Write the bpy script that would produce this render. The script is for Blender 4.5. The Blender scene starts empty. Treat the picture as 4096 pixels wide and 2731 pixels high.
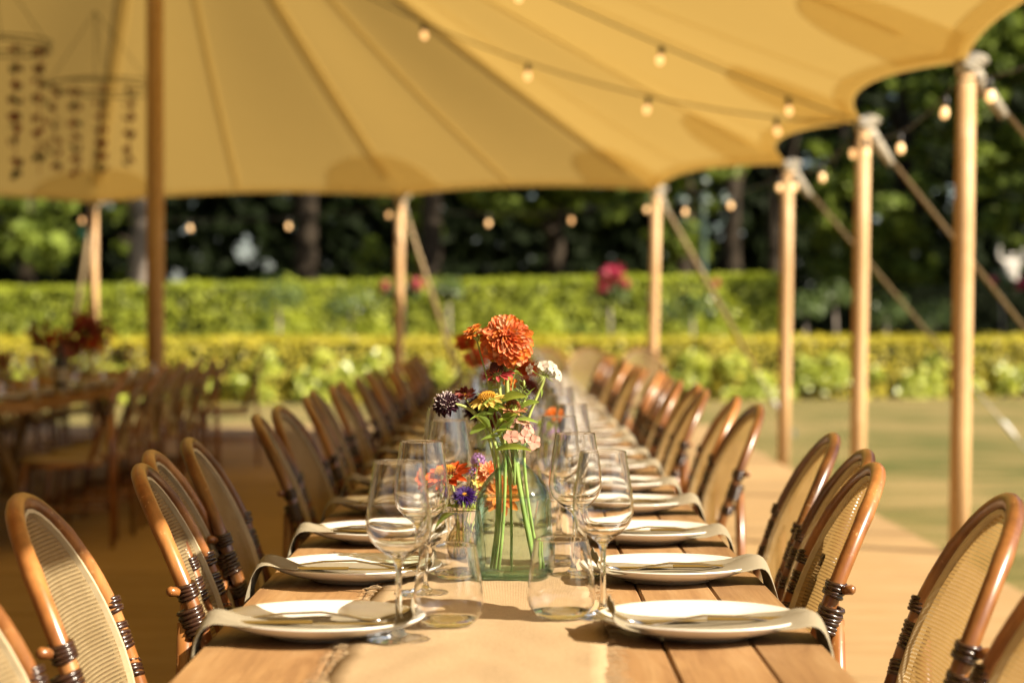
import bpy, math, random
from mathutils import Vector, Matrix
random.seed(7)
PI = math.pi
S = bpy.context.scene
COL = S.collection

# ------------------------------------------------------------------ camera, world, sun, exposure
EYE = 1.16
cam = bpy.data.cameras.new("camera"); co = bpy.data.objects.new("camera", cam); COL.objects.link(co)
co.location = (0, 0, EYE)
co.rotation_euler = (math.radians(90 - 0.576), 0, math.radians(0.05))
cam.lens = 70; cam.sensor_width = 36; cam.clip_start = 0.05; cam.clip_end = 600
cam.dof.use_dof = True; cam.dof.focus_distance = 3.13; cam.dof.aperture_fstop = 3.4; cam.dof.aperture_blades = 0
S.camera = co

SUN_EL, SUN_PHI = math.radians(36), math.radians(28)          # elevation; angle from +x towards the camera side
sdir = Vector((math.cos(SUN_PHI) * math.cos(SUN_EL), -math.sin(SUN_PHI) * math.cos(SUN_EL), math.sin(SUN_EL)))
W = bpy.data.worlds.new("World"); S.world = W; W.use_nodes = True
nt = W.node_tree; bg = nt.nodes["Background"]
sky = nt.nodes.new("ShaderNodeTexSky"); sky.sky_type = 'NISHITA'; sky.sun_disc = False
sky.sun_elevation = SUN_EL; sky.sun_rotation = math.atan2(sdir.x, sdir.y)
sky.air_density = 1.0; sky.dust_density = 2.0
nt.links.new(sky.outputs[0], bg.inputs[0]); bg.inputs[1].default_value = 0.05
sl = bpy.data.lights.new("sun", 'SUN'); so = bpy.data.objects.new("sun", sl); COL.objects.link(so)
sl.energy = 5.0; sl.angle = math.radians(0.5); sl.color = (1.0, 0.87, 0.67)
so.rotation_euler = sdir.to_track_quat('Z', 'Y').to_euler()
S.view_settings.view_transform = 'Standard'; S.view_settings.look = 'None'
S.view_settings.exposure = 1.62; S.view_settings.gamma = 1
try: S.view_settings.use_curve_mapping = False
except Exception: pass
S.render.engine = 'CYCLES'
cy = S.cycles
cy.use_denoising = True
cy.max_bounces = 16; cy.transmission_bounces = 12; cy.transparent_max_bounces = 40; cy.glossy_bounces = 6; cy.diffuse_bounces = 5
cy.sample_clamp_indirect = 6

# ------------------------------------------------------------------ materials
def mat(name):
    m = bpy.data.materials.new(name); m.use_nodes = True
    t = m.node_tree
    for n in list(t.nodes): t.nodes.remove(n)
    out = t.nodes.new("ShaderNodeOutputMaterial")
    return m, t, out
def N(t, kind, **kw):
    n = t.nodes.new("ShaderNode" + kind)
    for k, v in kw.items():
        if k.startswith("i_"):
            key = k[2:]
            n.inputs[int(key) if key.isdigit() else key].default_value = v
        else: setattr(n, k, v)
    return n
def L(t, a, b): t.links.new(a, b)
def rgb(c): return (c[0], c[1], c[2], 1)
def math_n(t, op, a, b=None):
    n = N(t, "Math", operation=op)
    for i, v in enumerate((a, b)):
        if v is None: continue
        if isinstance(v, (int, float)): n.inputs[i].default_value = v
        else: L(t, v, n.inputs[i])
    return n.outputs[0]
def mixc(t, f, a, b, mode='MIX'):
    n = N(t, "Mix", data_type='RGBA', blend_type=mode)
    for key, v in ((0, f), (6, a), (7, b)):
        if isinstance(v, (int, float)): n.inputs[key].default_value = v
        elif isinstance(v, tuple): n.inputs[key].default_value = rgb(v)
        else: L(t, v, n.inputs[key])
    return n.outputs[2]
def coords(t, scale=(1, 1, 1), rnd=True, kind='Object'):
    tc = N(t, "TexCoord"); v = tc.outputs[kind]
    if rnd:
        oi = N(t, "ObjectInfo")
        a = N(t, "VectorMath", operation='ADD'); L(t, v, a.inputs[0])
        s = N(t, "VectorMath", operation='SCALE'); s.inputs[0].default_value = (13.1, 7.7, 5.3); L(t, oi.outputs['Random'], s.inputs['Scale'])
        L(t, s.outputs[0], a.inputs[1]); v = a.outputs[0]
    mp = N(t, "Mapping"); mp.inputs['Scale'].default_value = scale; L(t, v, mp.inputs[0])
    return mp.outputs[0]
def noise(t, vec, scale, detail=4, rough=.55):
    n = N(t, "TexNoise"); n.inputs['Scale'].default_value = scale; n.inputs['Detail'].default_value = detail
    n.inputs['Roughness'].default_value = rough; L(t, vec, n.inputs['Vector']); return n.outputs[0]
def ramp(t, f, stops):
    r = N(t, "ValToRGB"); e = r.color_ramp.elements
    while len(e) < len(stops): e.new(0.5)
    for i, (p, c) in enumerate(stops): e[i].position = p; e[i].color = rgb(c) if isinstance(c, tuple) else (c, c, c, 1)
    L(t, f, r.inputs[0]); return r.outputs[0]
def bump(t, h, strength, dist=.01):
    b = N(t, "Bump"); b.inputs['Strength'].default_value = strength; b.inputs['Distance'].default_value = dist
    L(t, h, b.inputs['Height']); return b.outputs[0]

def plain(name, c, rough=.5, var=.25, scale=8, spec=.4, transl=0, tcol=None, bumps=0, rvar=.2, metal=0, coat=0, em=None):
    """a principled surface whose colour wanders a little, with optional translucency"""
    m, t, out = mat(name)
    if not metal: c = kk(c)
    v = coords(t)
    n = noise(t, v, scale)
    dark = tuple(x * (1 - var) for x in c); lite = tuple(min(1, x * (1 + var)) for x in c)
    colr = ramp(t, n, [(.3, dark), (.7, lite)])
    if rvar:
        oi = N(t, "ObjectInfo")
        f = math_n(t, 'ADD', math_n(t, 'MULTIPLY', oi.outputs['Random'], rvar), 1 - rvar / 2)
        sc = N(t, "VectorMath", operation='SCALE'); L(t, colr, sc.inputs[0]); L(t, f, sc.inputs['Scale']); colr = sc.outputs[0]
    p = N(t, "BsdfPrincipled"); L(t, colr, p.inputs['Base Color'])
    p.inputs['Roughness'].default_value = rough; p.inputs['Specular IOR Level'].default_value = spec; p.inputs['Metallic'].default_value = metal
    p.inputs['Coat Weight'].default_value = coat; p.inputs['Coat Roughness'].default_value = .12
    if em: p.inputs['Emission Color'].default_value = rgb(em[0]); p.inputs['Emission Strength'].default_value = em[1]
    if bumps: L(t, bump(t, noise(t, v, scale * 9), bumps), p.inputs['Normal'])
    s = p.outputs[0]
    if transl:
        tr = N(t, "BsdfTranslucent")
        if tcol: tr.inputs[0].default_value = rgb(tcol)
        else: L(t, colr, tr.inputs[0])
        mx = N(t, "MixShader"); mx.inputs[0].default_value = transl; L(t, s, mx.inputs[1]); L(t, tr.outputs[0], mx.inputs[2]); s = mx.outputs[0]
    L(t, s, out.inputs[0])
    return m

def wood(name, c1, c2, c3, sc=(26, 1.6, 26), rough=.55, spec=.35, bs=.25):
    """timber whose grain runs along local y"""
    m, t, out = mat(name); c1, c2, c3 = kk(c1), kk(c2), kk(c3)
    v = coords(t, sc)
    warp = noise(t, coords(t, (3, .6, 3)), 2.2, 3)
    a = N(t, "VectorMath", operation='ADD'); L(t, v, a.inputs[0])
    w3 = N(t, "VectorMath", operation='SCALE'); L(t, warp, w3.inputs[0]); w3.inputs['Scale'].default_value = 4.5; L(t, w3.outputs[0], a.inputs[1])
    n1 = noise(t, a.outputs[0], 1.0, 6, .6)
    n2 = noise(t, coords(t, (sc[0] * 7, sc[1] * 4, sc[2] * 7)), 1, 3)
    big = noise(t, coords(t, (1.6, .7, 1.6)), 2.5, 3)
    c = ramp(t, n1, [(.28, c2), (.5, c1), (.72, c3)])
    c = mixc(t, math_n(t, 'MULTIPLY', n2, .35), c, c2, 'MULTIPLY')
    c = mixc(t, ramp(t, big, [(.42, 0.0), (.66, .55)]), c, c2)
    oi = N(t, "ObjectInfo"); f = math_n(t, 'ADD', math_n(t, 'MULTIPLY', oi.outputs['Random'], .22), .89)
    s = N(t, "VectorMath", operation='SCALE'); L(t, c, s.inputs[0]); L(t, f, s.inputs['Scale'])
    p = N(t, "BsdfPrincipled"); L(t, s.outputs[0], p.inputs['Base Color']); p.inputs['Specular IOR Level'].default_value = spec
    L(t, ramp(t, n1, [(.3, rough + .1), (.7, rough - .08)]), p.inputs['Roughness'])
    h = math_n(t, 'ADD', n1, math_n(t, 'MULTIPLY', n2, .6)); L(t, bump(t, h, bs, .004), p.inputs['Normal'])
    L(t, p.outputs[0], out.inputs[0]); return m

def bamboo(name, c1, c2, c3, rough=.3):
    m, t, out = mat(name); c1, c2, c3 = kk(c1), kk(c2), kk(c3)
    n1 = noise(t, coords(t, (60, 60, 6)), 1, 5, .6)
    n2 = noise(t, coords(t), 7, 3)
    chips = noise(t, coords(t), 130, 2)
    zone = noise(t, coords(t), 16, 2)
    c = ramp(t, n2, [(.3, c2), (.52, c1), (.72, c3)])
    c = mixc(t, ramp(t, n1, [(.4, 0.0), (.75, .5)]), c, c2)
    ch = math_n(t, 'MULTIPLY', ramp(t, chips, [(.62, 0.0), (.68, 1.0)]), ramp(t, zone, [(.5, 0.0), (.62, .55)]))
    c = mixc(t, ch, c, (.40, .25, .12))
    oi = N(t, "ObjectInfo"); f = math_n(t, 'ADD', math_n(t, 'MULTIPLY', oi.outputs['Random'], .7), .62)
    s = N(t, "VectorMath", operation='SCALE'); L(t, c, s.inputs[0]); L(t, f, s.inputs['Scale'])
    p = N(t, "BsdfPrincipled"); L(t, s.outputs[0], p.inputs['Base Color']); p.inputs['Roughness'].default_value = rough
    p.inputs['Specular IOR Level'].default_value = .5; p.inputs['Coat Weight'].default_value = .2; p.inputs['Coat Roughness'].default_value = .2
    L(t, bump(t, n1, .12, .003), p.inputs['Normal'])
    L(t, p.outputs[0], out.inputs[0]); return m

def cane(name):
    """open woven cane: crossing strands with small holes, lets light through"""
    m, t, out = mat(name)
    tc = N(t, "TexCoord"); sp = N(t, "SeparateXYZ"); L(t, tc.outputs['Object'], sp.inputs[0])
    f = 2 * PI / .0056
    sx = math_n(t, 'SINE', math_n(t, 'MULTIPLY', sp.outputs[0], f)); sz = math_n(t, 'SINE', math_n(t, 'MULTIPLY', sp.outputs[2], f))
    hole = math_n(t, 'MULTIPLY', math_n(t, 'GREATER_THAN', sx, .05), math_n(t, 'GREATER_THAN', sz, .30))
    n = noise(t, coords(t), 14, 3)
    c = ramp(t, n, [(.3, (.33, .25, .135)), (.7, (.42, .33, .19))])
    c = mixc(t, ramp(t, sz, [(.2, 0.0), (.9, .35)]), c, (.22, .15, .075))
    d = N(t, "BsdfDiffuse"); L(t, c, d.inputs[0])
    L(t, bump(t, math_n(t, 'ADD', sx, sz), .5, .002), d.inputs['Normal'])
    tr = N(t, "BsdfTranslucent"); L(t, mixc(t, 1.0, c, (1.0, .82, .52), 'MULTIPLY'), tr.inputs[0])
    mx = N(t, "MixShader"); mx.inputs[0].default_value = .5; L(t, d.outputs[0], mx.inputs[1]); L(t, tr.outputs[0], mx.inputs[2])
    tp = N(t, "BsdfTransparent")
    m2 = N(t, "MixShader"); L(t, math_n(t, 'MULTIPLY', hole, .85), m2.inputs[0]); L(t, mx.outputs[0], m2.inputs[1]); L(t, tp.outputs[0], m2.inputs[2])
    L(t, m2.outputs[0], out.inputs[0]); return m

def thin_glass(name, tint=(.99, .99, .985), edge=(.55, .56, .55), refl=.9, pw=5.0):
    """blown glass wall: clear face on, darker and mirror-like towards grazing angles"""
    m, t, out = mat(name)
    lw = N(t, "LayerWeight"); lw.inputs[0].default_value = .5
    fc = lw.outputs['Facing']
    c = mixc(t, math_n(t, 'POWER', fc, pw), tint, edge)
    tp = N(t, "BsdfTransparent"); L(t, c, tp.inputs[0])
    gl = N(t, "BsdfGlossy"); gl.inputs['Roughness'].default_value = .03
    fr = math_n(t, 'ADD', math_n(t, 'MULTIPLY', math_n(t, 'POWER', fc, 4.5), refl), .035)
    mx = N(t, "MixShader"); L(t, fr, mx.inputs[0]); L(t, tp.outputs[0], mx.inputs[1]); L(t, gl.outputs[0], mx.inputs[2])
    L(t, mx.outputs[0], out.inputs[0]); return m
def solid_glass(name, c=(1, 1, 1), ior=1.5, clear=0.0):
    m, t, out = mat(name)
    g = N(t, "BsdfGlass"); g.inputs['Color'].default_value = rgb(c); g.inputs['IOR'].default_value = ior; g.inputs['Roughness'].default_value = .02
    s = g.outputs[0]
    if clear:
        tp = N(t, "BsdfTransparent"); tp.inputs[0].default_value = rgb(c)
        mx = N(t, "MixShader"); mx.inputs[0].default_value = clear; L(t, s, mx.inputs[1]); L(t, tp.outputs[0], mx.inputs[2]); s = mx.outputs[0]
    L(t, s, out.inputs[0]); return m

def fabric(name, c, tcol, tr, weave=900, rough=.9, grain=0):
    m, t, out = mat(name); c, tcol = kk(c), kk(tcol)
    v = coords(t); n = noise(t, v, 3, 3)
    colr = ramp(t, n, [(.3, tuple(x * .93 for x in c)), (.7, c)])
    if grain: colr = mixc(t, ramp(t, noise(t, coords(t, (1, .45, 1)), 420, 3, .8), [(.36, grain), (.6, 0.0)]), colr, tuple(x * .5 for x in c))
    d = N(t, "BsdfDiffuse"); L(t, colr, d.inputs[0])
    if weave:
        tc = N(t, "TexCoord"); sp = N(t, "SeparateXYZ"); L(t, tc.outputs['Object'], sp.inputs[0])
        h = math_n(t, 'ADD', math_n(t, 'SINE', math_n(t, 'MULTIPLY', sp.outputs[0], weave)), math_n(t, 'SINE', math_n(t, 'MULTIPLY', sp.outputs[1], weave)))
        h = math_n(t, 'ADD', h, noise(t, v, weave * .35, 2))
        L(t, bump(t, h, .35, .0015), d.inputs['Normal'])
    r = N(t, "BsdfTranslucent"); r.inputs[0].default_value = rgb(tcol)
    mx = N(t, "MixShader"); mx.inputs[0].default_value = tr; L(t, d.outputs[0], mx.inputs[1]); L(t, r.outputs[0], mx.inputs[2])
    L(t, mx.outputs[0], out.inputs[0]); return m

def leafmat(name, c1, c2, transl=.35, rough=.4, scale=1.2, spec=.4):
    m, t, out = mat(name)
    v = coords(t, rnd=False); n = noise(t, v, scale, 4, .7); n2 = noise(t, v, scale * 9, 2)
    c = ramp(t, math_n(t, 'ADD', math_n(t, 'MULTIPLY', n, .6), math_n(t, 'MULTIPLY', n2, .4)), [(.35, c1), (.65, c2)])
    p = N(t, "BsdfPrincipled"); L(t, c, p.inputs['Base Color']); p.inputs['Roughness'].default_value = rough; p.inputs['Specular IOR Level'].default_value = spec
    tr = N(t, "BsdfTranslucent")
    tcn = mixc(t, 1.0, c, (1.0, 1.0, .45), 'MULTIPLY'); L(t, tcn, tr.inputs[0])
    mx = N(t, "MixShader"); mx.inputs[0].default_value = transl; L(t, p.outputs[0], mx.inputs[1]); L(t, tr.outputs[0], mx.inputs[2])
    L(t, mx.outputs[0], out.inputs[0]); return m

M = {}
K = .70                                  # overall reflectance level of the dressed surfaces
def kk(c): return tuple(x * K for x in c)
M['table'] = wood("oak_table", (.42, .245, .105), (.24, .12, .045), (.51, .325, .16))
M['deck'] = wood("deck_board", (.47, .32, .155), (.38, .245, .105), (.54, .38, .19), (9, 1.2, 9), .75, .2, .15)
M['pole'] = wood("pole_pine", (.66, .44, .23), (.56, .34, .15), (.74, .52, .29), (22, 22, 1.2), .5, .35, .1)
M['bamboo'] = bamboo("rattan_cane_pole", (.30, .115, .030), (.085, .024, .007), (.46, .215, .07))
M['binding'] = plain("leather_binding", (.035, .014, .008), .25, .4, 60, .5, coat=.3)
M['cane'] = cane("woven_cane")
M['rim'] = plain("pale_rattan_rim", (.58, .48, .31), .4, .12, 20)
M['seat'] = plain("woven_seat", (.50, .38, .20), .7, .2, 90, bumps=.3)
M['glass'] = solid_glass("wine_glass_wall", (1, 1, 1), 1.45)
M['stem'] = solid_glass("glass_stem", (.99, 1, .995))
M['vasewall'] = thin_glass("aqua_bottle_wall", (.925, .985, .963), (.16, .46, .40), 1.0, pw=2.6)
M['vasebase'] = solid_glass("aqua_bottle_base", (.90, .99, .97), clear=.3)
M['amberwall'] = solid_glass("smoke_bud_vase_wall", (.90, .85, .72), 1.45)
M['water'] = thin_glass("water", (.965, .99, .975), (.62, .80, .74), .7)
M['plate'] = plain("white_glazed_china", (.88, .86, .81), .14, .02, 5, .5, rvar=.03, coat=.4)
M['linen'] = fabric("oatmeal_linen", (.36, .31, .22), (.34, .27, .17), .12, 5200)
M['steel'] = plain("polished_steel", (.52, .48, .42), .16, .06, 30, .5, metal=1.0, rvar=.1)
M['burlap'] = fabric("jute_burlap", (.57, .41, .24), (.5, .34, .16), .1, 2600, grain=.55)
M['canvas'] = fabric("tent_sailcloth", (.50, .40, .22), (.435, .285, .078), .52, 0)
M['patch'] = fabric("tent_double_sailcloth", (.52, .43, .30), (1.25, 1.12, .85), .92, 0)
M['strap'] = plain("webbing_strap", (.45, .34, .2), .8, .15, 30)
M['rope'] = plain("pale_rope", (.48, .43, .34), .8, .2, 60, bumps=.5)
M['fit'] = plain("white_plastic_fitting", (.75, .74, .70), .35, .05, 10)
M['cable'] = plain("black_rubber_cable", (.02, .018, .016), .5, .2, 20)
M['bulb'] = plain("lit_warm_bulb", (.9, .7, .4), .2, .02, 5, em=((1.0, .52, .2), .62), rvar=0)
M['lawn'] = None
M['dulltable'] = wood('dull_table_top', (.40, .23, .09), (.24, .12, .04), (.48, .29, .12), (26, 1.6, 26), .9, .05)
M['trunk'] = plain("tree_bark", (.04, .03, .02), .9, .45, 3, .2, bumps=.6)
M['palebark'] = plain("pale_plane_bark", (.30, .25, .21), .85, .4, 1.6, .2, bumps=.5)
M['oakleaf'] = leafmat("broadleaf_foliage", (.034, .06, .01), (.22, .28, .045), .35, .5, .5, .15)
M['shadeleaf'] = leafmat("shade_dark_foliage", (.003, .005, .002), (.010, .016, .005), .12, .6, .6, .04)  # near-black greens hold the deep shade of wood and hedge in their colour
M['hedgeleaf'] = leafmat("clipped_hedge_foliage", (.19, .25, .022), (.56, .60, .075), .5, .42, 1.6)
M['fronthedge'] = leafmat("golden_hedge_foliage", (.30, .29, .022), (.70, .58, .075), .45, .42, 2.0)
M['bigleaf'] = leafmat("broad_border_leaves", (.18, .25, .022), (.60, .62, .12), .4, .36, 2.5, .5)
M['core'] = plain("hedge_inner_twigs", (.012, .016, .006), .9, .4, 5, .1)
M['roseleaf'] = leafmat("rose_foliage", (.05, .09, .025), (.14, .19, .06), .3, .35, 3)
M['pinkrose'] = plain("crimson_rose_petals", (.55, .03, .09), .5, .3, 15, transl=.3)
M['stone'] = plain("white_marble", (.62, .58, .52), .6, .12, 6)
M['bronze'] = plain("green_painted_iron", (.08, .13, .11), .5, .2, 8)
M['lantern'] = thin_glass("lantern_glass", (.8, .8, .75), (.4, .4, .38), .6)
M['teal'] = plain("turquoise_plastic", (.02, .35, .40), .35, .05, 10)
# flowers
def pet(name, c, tr=.35, var=.2, rough=.55, rvar=.25): return plain(name, c, rough, var, 60, .3, transl=tr, rvar=rvar)
M['coral'] = pet("coral_petal", (.95, .26, .095))
M['orange'] = pet("orange_petal", (.80, .23, .035)); M['redorange'] = pet("red_orange_petal", (.72, .11, .02))
M['peach'] = pet("peach_petal", (.85, .42, .22)); M['yellow'] = pet("yellow_petal", (.88, .64, .17))
M['pinkred'] = pet("raspberry_petal", (.62, .09, .10)); M['maroon'] = pet("maroon_petal", (.20, .03, .03))
M['dusty'] = pet("dusty_red_petal", (.33, .09, .06)); M['white'] = pet("cream_white_petal", (.66, .60, .50), .35, .05)
M['blush'] = pet("blush_pink_petal", (.70, .38, .29), .35, .08); M['purple'] = pet("violet_petal", (.055, .012, .17), .2)
M['lilac'] = pet("lilac_petal", (.40, .22, .48), .3); M['black'] = pet("black_purple_petal", (.035, .004, .014), .15)
M['gold'] = plain("golden_stamens", (.65, .32, .02), .7, .4, 200); M['cone'] = plain("dark_cone", (.10, .014, .01), .6, .6, 200)
M['browncone'] = plain("brown_cone", (.22, .06, .012), .6, .6, 200)
M['stamen'] = plain("pale_stamens", (.75, .62, .62), .5, .1, 20)
M['green'] = plain("flower_stem", (.42, .50, .14), .45, .25, 30, transl=.15); M['leaf'] = plain("fresh_leaf", (.25, .37, .07), .4, .3, 25, transl=.35, tcol=(.42, .50, .07))
M['dried'] = pet("dried_flower", (.26, .035, .018), .2, .5); M['dried2'] = pet("dried_leaf", (.09, .08, .035), .2, .5)

def lawn_mat():
    m, t, out = mat("dry_lawn_grass")
    v = coords(t, rnd=False)
    big = noise(t, v, .35, 5, .6); mid = noise(t, coords(t, (1, 2.2, 1), False), 1.1, 4); fine = noise(t, v, 40, 4, .7)
    c = ramp(t, math_n(t, 'ADD', math_n(t, 'MULTIPLY', big, .55), math_n(t, 'MULTIPLY', mid, .45)), [(.38, (.085, .105, .024)), (.47, (.20, .165, .056)), (.60, (.33, .24, .10))])
    c = mixc(t, math_n(t, 'MULTIPLY', fine, .5), c, (.09, .08, .02))
    p = N(t, "BsdfPrincipled"); L(t, c, p.inputs['Base Color']); p.inputs['Roughness'].default_value = .9; p.inputs['Specular IOR Level'].default_value = .15
    L(t, bump(t, fine, .8, .04), p.inputs['Normal']); L(t, p.outputs[0], out.inputs[0]); return m
M['lawn'] = lawn_mat()

# ------------------------------------------------------------------ mesh helpers
class MB:
    def __init__(s): s.v = []; s.f = []
    def add(s, vs, fs):
        o = len(s.v); s.v += [tuple(p) for p in vs]; s.f += [tuple(i + o for i in f) for f in fs]; return s
    def box(s, x0, x1, y0, y1, z0, z1, b=0):
        if b:
            # chamfered box: eight corners cut back on the top and bottom rings
            vs = []
            for z, i in ((z0, b), (z0 + b, 0), (z1 - b, 0), (z1, b)):
                vs += [(x0 + i, y0 + b, z), (x0 + b, y0 + i, z), (x1 - b, y0 + i, z), (x1 - i, y0 + b, z), (x1 - i, y1 - b, z), (x1 - b, y1 - i, z), (x0 + b, y1 - i, z), (x0 + i, y1 - b, z)]
            fs = [tuple(range(7, -1, -1)), tuple(range(24, 32))]
            for k in range(3):
                for j in range(8): fs.append((k * 8 + j, k * 8 + (j + 1) % 8, k * 8 + 8 + (j + 1) % 8, k * 8 + 8 + j))
            return s.add(vs, fs)
        vs = [(x, y, z) for z in (z0, z1) for x, y in ((x0, y0), (x1, y0), (x1, y1), (x0, y1))]
        return s.add(vs, [(3, 2, 1, 0), (4, 5, 6, 7), (0, 1, 5, 4), (1, 2, 6, 5), (2, 3, 7, 6), (3, 0, 4, 7)])
    def tube(s, pts, r, n=8, caps=True, flat=1.0):
        pts = [Vector(p) for p in pts]; k = len(pts)
        rs = r if isinstance(r, (list, tuple)) else [r] * k
        up = None; vs = []
        for i, p in enumerate(pts):
            d = (pts[min(i + 1, k - 1)] - pts[max(i - 1, 0)])
            d = d.normalized() if d.length > 1e-9 else Vector((0, 0, 1))
            if up is None:
                up = Vector((0, 0, 1)) if abs(d.z) < .9 else Vector((0, 1, 0))
            a = d.cross(up)
            if a.length < 1e-6: a = d.orthogonal()
            a.normalize(); b = a.cross(d).normalized(); up = b
            for j in range(n):
                q = 2 * PI * j / n
                vs.append(p + a * (math.cos(q) * rs[i]) + b * (math.sin(q) * rs[i] * flat))
        fs = []
        for i in range(k - 1):
            for j in range(n):
                fs.append((i * n + j, i * n + (j + 1) % n, (i + 1) * n + (j + 1) % n, (i + 1) * n + j))
        if caps: fs += [tuple(range(n - 1, -1, -1)), tuple(range((k - 1) * n, k * n))]
        return s.add(vs, fs)
    def ring(s, c, axis, R, r, n=14, m=6, sx=1.0):
        c = Vector(c); ax = Vector(axis).normalized(); a = ax.orthogonal().normalized(); b = ax.cross(a)
        vs = []; fs = []
        for i in range(n):
            q = 2 * PI * i / n; d = a * math.cos(q) + b * math.sin(q) * sx
            for j in range(m):
                w = 2 * PI * j / m
                vs.append(c + d * (R + r * math.cos(w)) + ax * (r * math.sin(w)))
        for i in range(n):
            for j in range(m):
                fs.append((i * m + j, ((i + 1) % n) * m + j, ((i + 1) % n) * m + (j + 1) % m, i * m + (j + 1) % m))
        return s.add(vs, fs)
    def lathe(s, prof, n=32, shape=None, c=(0, 0, 0), closed=False):
        vs = []; fs = []; k = len(prof)
        for (r, z) in prof:
            for j in range(n):
                q = 2 * PI * j / n; rr = r * (shape(q, z) if shape else 1)
                vs.append((c[0] + rr * math.cos(q), c[1] + rr * math.sin(q), c[2] + z))
        rows = k if closed else k - 1
        for i in range(rows):
            for j in range(n):
                i2 = (i + 1) % k
                fs.append((i * n + j, i * n + (j + 1) % n, i2 * n + (j + 1) % n, i2 * n + j))
        return s.add(vs, fs)
    def ball(s, c, rx, ry=None, rz=None, n=12, m=7):
        ry = ry or rx; rz = rz or rx
        prof = [(math.sin(PI * i / m), -math.cos(PI * i / m)) for i in range(m + 1)]
        b = MB().lathe([(max(p[0], 1e-4), p[1]) for p in prof], n)
        return s.add([(c[0] + x * rx, c[1] + y * ry, c[2] + z * rz) for x, y, z in b.v], b.f)
    def quad(s, c, nrm, size, asp=1.0, rnd=random):
        nrm = Vector(nrm).normalized(); a = nrm.orthogonal().normalized(); a = Matrix.Rotation(rnd.random() * 6.28, 3, nrm) @ a; b = nrm.cross(a)
        c = Vector(c); l = a * size; w = b * size * asp * .5; h = nrm * size * .16
        return s.add([c - l * .5, c + w + h * .6, c + l * .55 - h * .5, c - w + h * .6], [(0, 1, 2), (0, 2, 3)])
    def mesh(s, name, m, smooth=True):
        me = bpy.data.meshes.new(name); me.from_pydata(s.v, [], s.f); me.update()
        if smooth: me.polygons.foreach_set("use_smooth", [True] * len(me.polygons))
        if m: me.materials.append(m)
        return me
    def obj(s, name, m, parent=None, smooth=True): return link(name, s.mesh(name, m, smooth), parent)

def link(name, me, parent=None, loc=None, mtx=None):
    o = bpy.data.objects.new(name, me); COL.objects.link(o)
    if parent is not None: o.parent = parent
    if loc is not None: o.location = loc
    if mtx is not None: o.matrix_basis = mtx
    return o
def tag(o, label=None, cat=None, group=None, kind=None):
    if label: o['label'] = label
    if cat: o['category'] = cat
    if group: o['group'] = group
    if kind: o['kind'] = kind
    return o
def thing(name, label, cat, loc=(0, 0, 0), rz=0, group=None):
    o = bpy.data.objects.new(name, None); COL.objects.link(o); o.empty_display_size = .05
    o.location = loc; o.rotation_euler = (0, 0, rz); return tag(o, label, cat, group)
KIDS = {}
def kids(o):
    if o.name not in KIDS: KIDS[o.name] = [c for c in bpy.data.objects if c.parent == o]
    return KIDS[o.name]
def copy_tree(o, parent=None):
    c = o.copy(); COL.objects.link(c)
    if parent is not None: c.parent = parent
    for ch in kids(o): copy_tree(ch, c)
    return c
class Proto:
    """first use moves the built thing itself, later uses copy it with its parts"""
    def __init__(s, build): s.build = build; s.o = None
    def place(s, loc, rz=0, label=None, group=None, scale=1.0, tilt=(0, 0)):
        if s.o is None: s.o = s.build(); r = s.o
        else: r = copy_tree(s.o)
        r.location = loc; r.rotation_euler = (tilt[0], tilt[1], rz); r.scale = (scale,) * 3
        if label: r['label'] = label
        if group: r['group'] = group
        return r
def frame_to(d, up=(0, 0, 1), roll=0):
    z = Vector(d).normalized(); x = Vector(up).cross(z)
    if x.length < 1e-4: x = Vector((1, 0, 0))
    x.normalize(); y = z.cross(x)
    return Matrix((x, y, z)).transposed().to_4x4() @ Matrix.Rotation(roll, 4, 'Z')
def bez(p, n=12):
    p = [Vector(q) for q in p]; out = []
    for i in range(n + 1):
        t = i / n; q = p[:]
        while len(q) > 1: q = [q[j].lerp(q[j + 1], t) for j in range(len(q) - 1)]
        out.append(q[0])
    return out
ORD = "nearest second third fourth fifth sixth seventh eighth ninth tenth eleventh twelfth thirteenth fourteenth fifteenth sixteenth seventeenth eighteenth nineteenth twentieth twenty-first twenty-second twenty-third twenty-fourth twenty-fifth".split()
def nth(i): return "nearest" if i == 0 else ORD[i] + " from the camera"

# ------------------------------------------------------------------ ground, floor
LZ = -.15
g = MB(); K = 40
for j in range(K + 1):
    for i in range(K + 1):
        x = (i / K - .5) * 2; y = (j / K - .5) * 2
        X = 300 * x * abs(x); Y = 40 + 300 * y * abs(y)
        g.v.append((X, Y, LZ + .03 * math.sin(X * .35 + 1) * math.sin(Y * .3)))
for j in range(K):
    for i in range(K): g.f.append((j * (K + 1) + i, j * (K + 1) + i + 1, (j + 1) * (K + 1) + i + 1, (j + 1) * (K + 1) + i))
tag(g.obj("lawn", M['lawn']), kind='structure')

deck = bpy.data.objects.new("floor", None); COL.objects.link(deck); tag(deck, kind='structure')
PL, PW = 1.32, 2.44
dp = MB().box(-PL / 2 + .008, PL / 2 - .008, -PW / 2 + .003, PW / 2 - .003, -.045, 0, .004).mesh("deck_panel", M['deck'], False)
xs = [2.19 - PW * (k + .5) for k in range(5)]; ys = [-4.0 + PL * (k + .5) for k in range(20)]
for x in xs:
    for y in ys:
        o = link("deck_panel", dp, deck, (x, y, random.uniform(-.0015, .0015))); o.rotation_euler = (0, 0, PI / 2)
MB().box(2.16, 2.186, -4, 22.4, LZ - .02, -.05).obj("fascia", M['deck'], deck, False)
MB().box(-10, 2.15, -4, 22.4, LZ + .01, -.06).obj("joist_bed", M['core'], deck, False)

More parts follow.
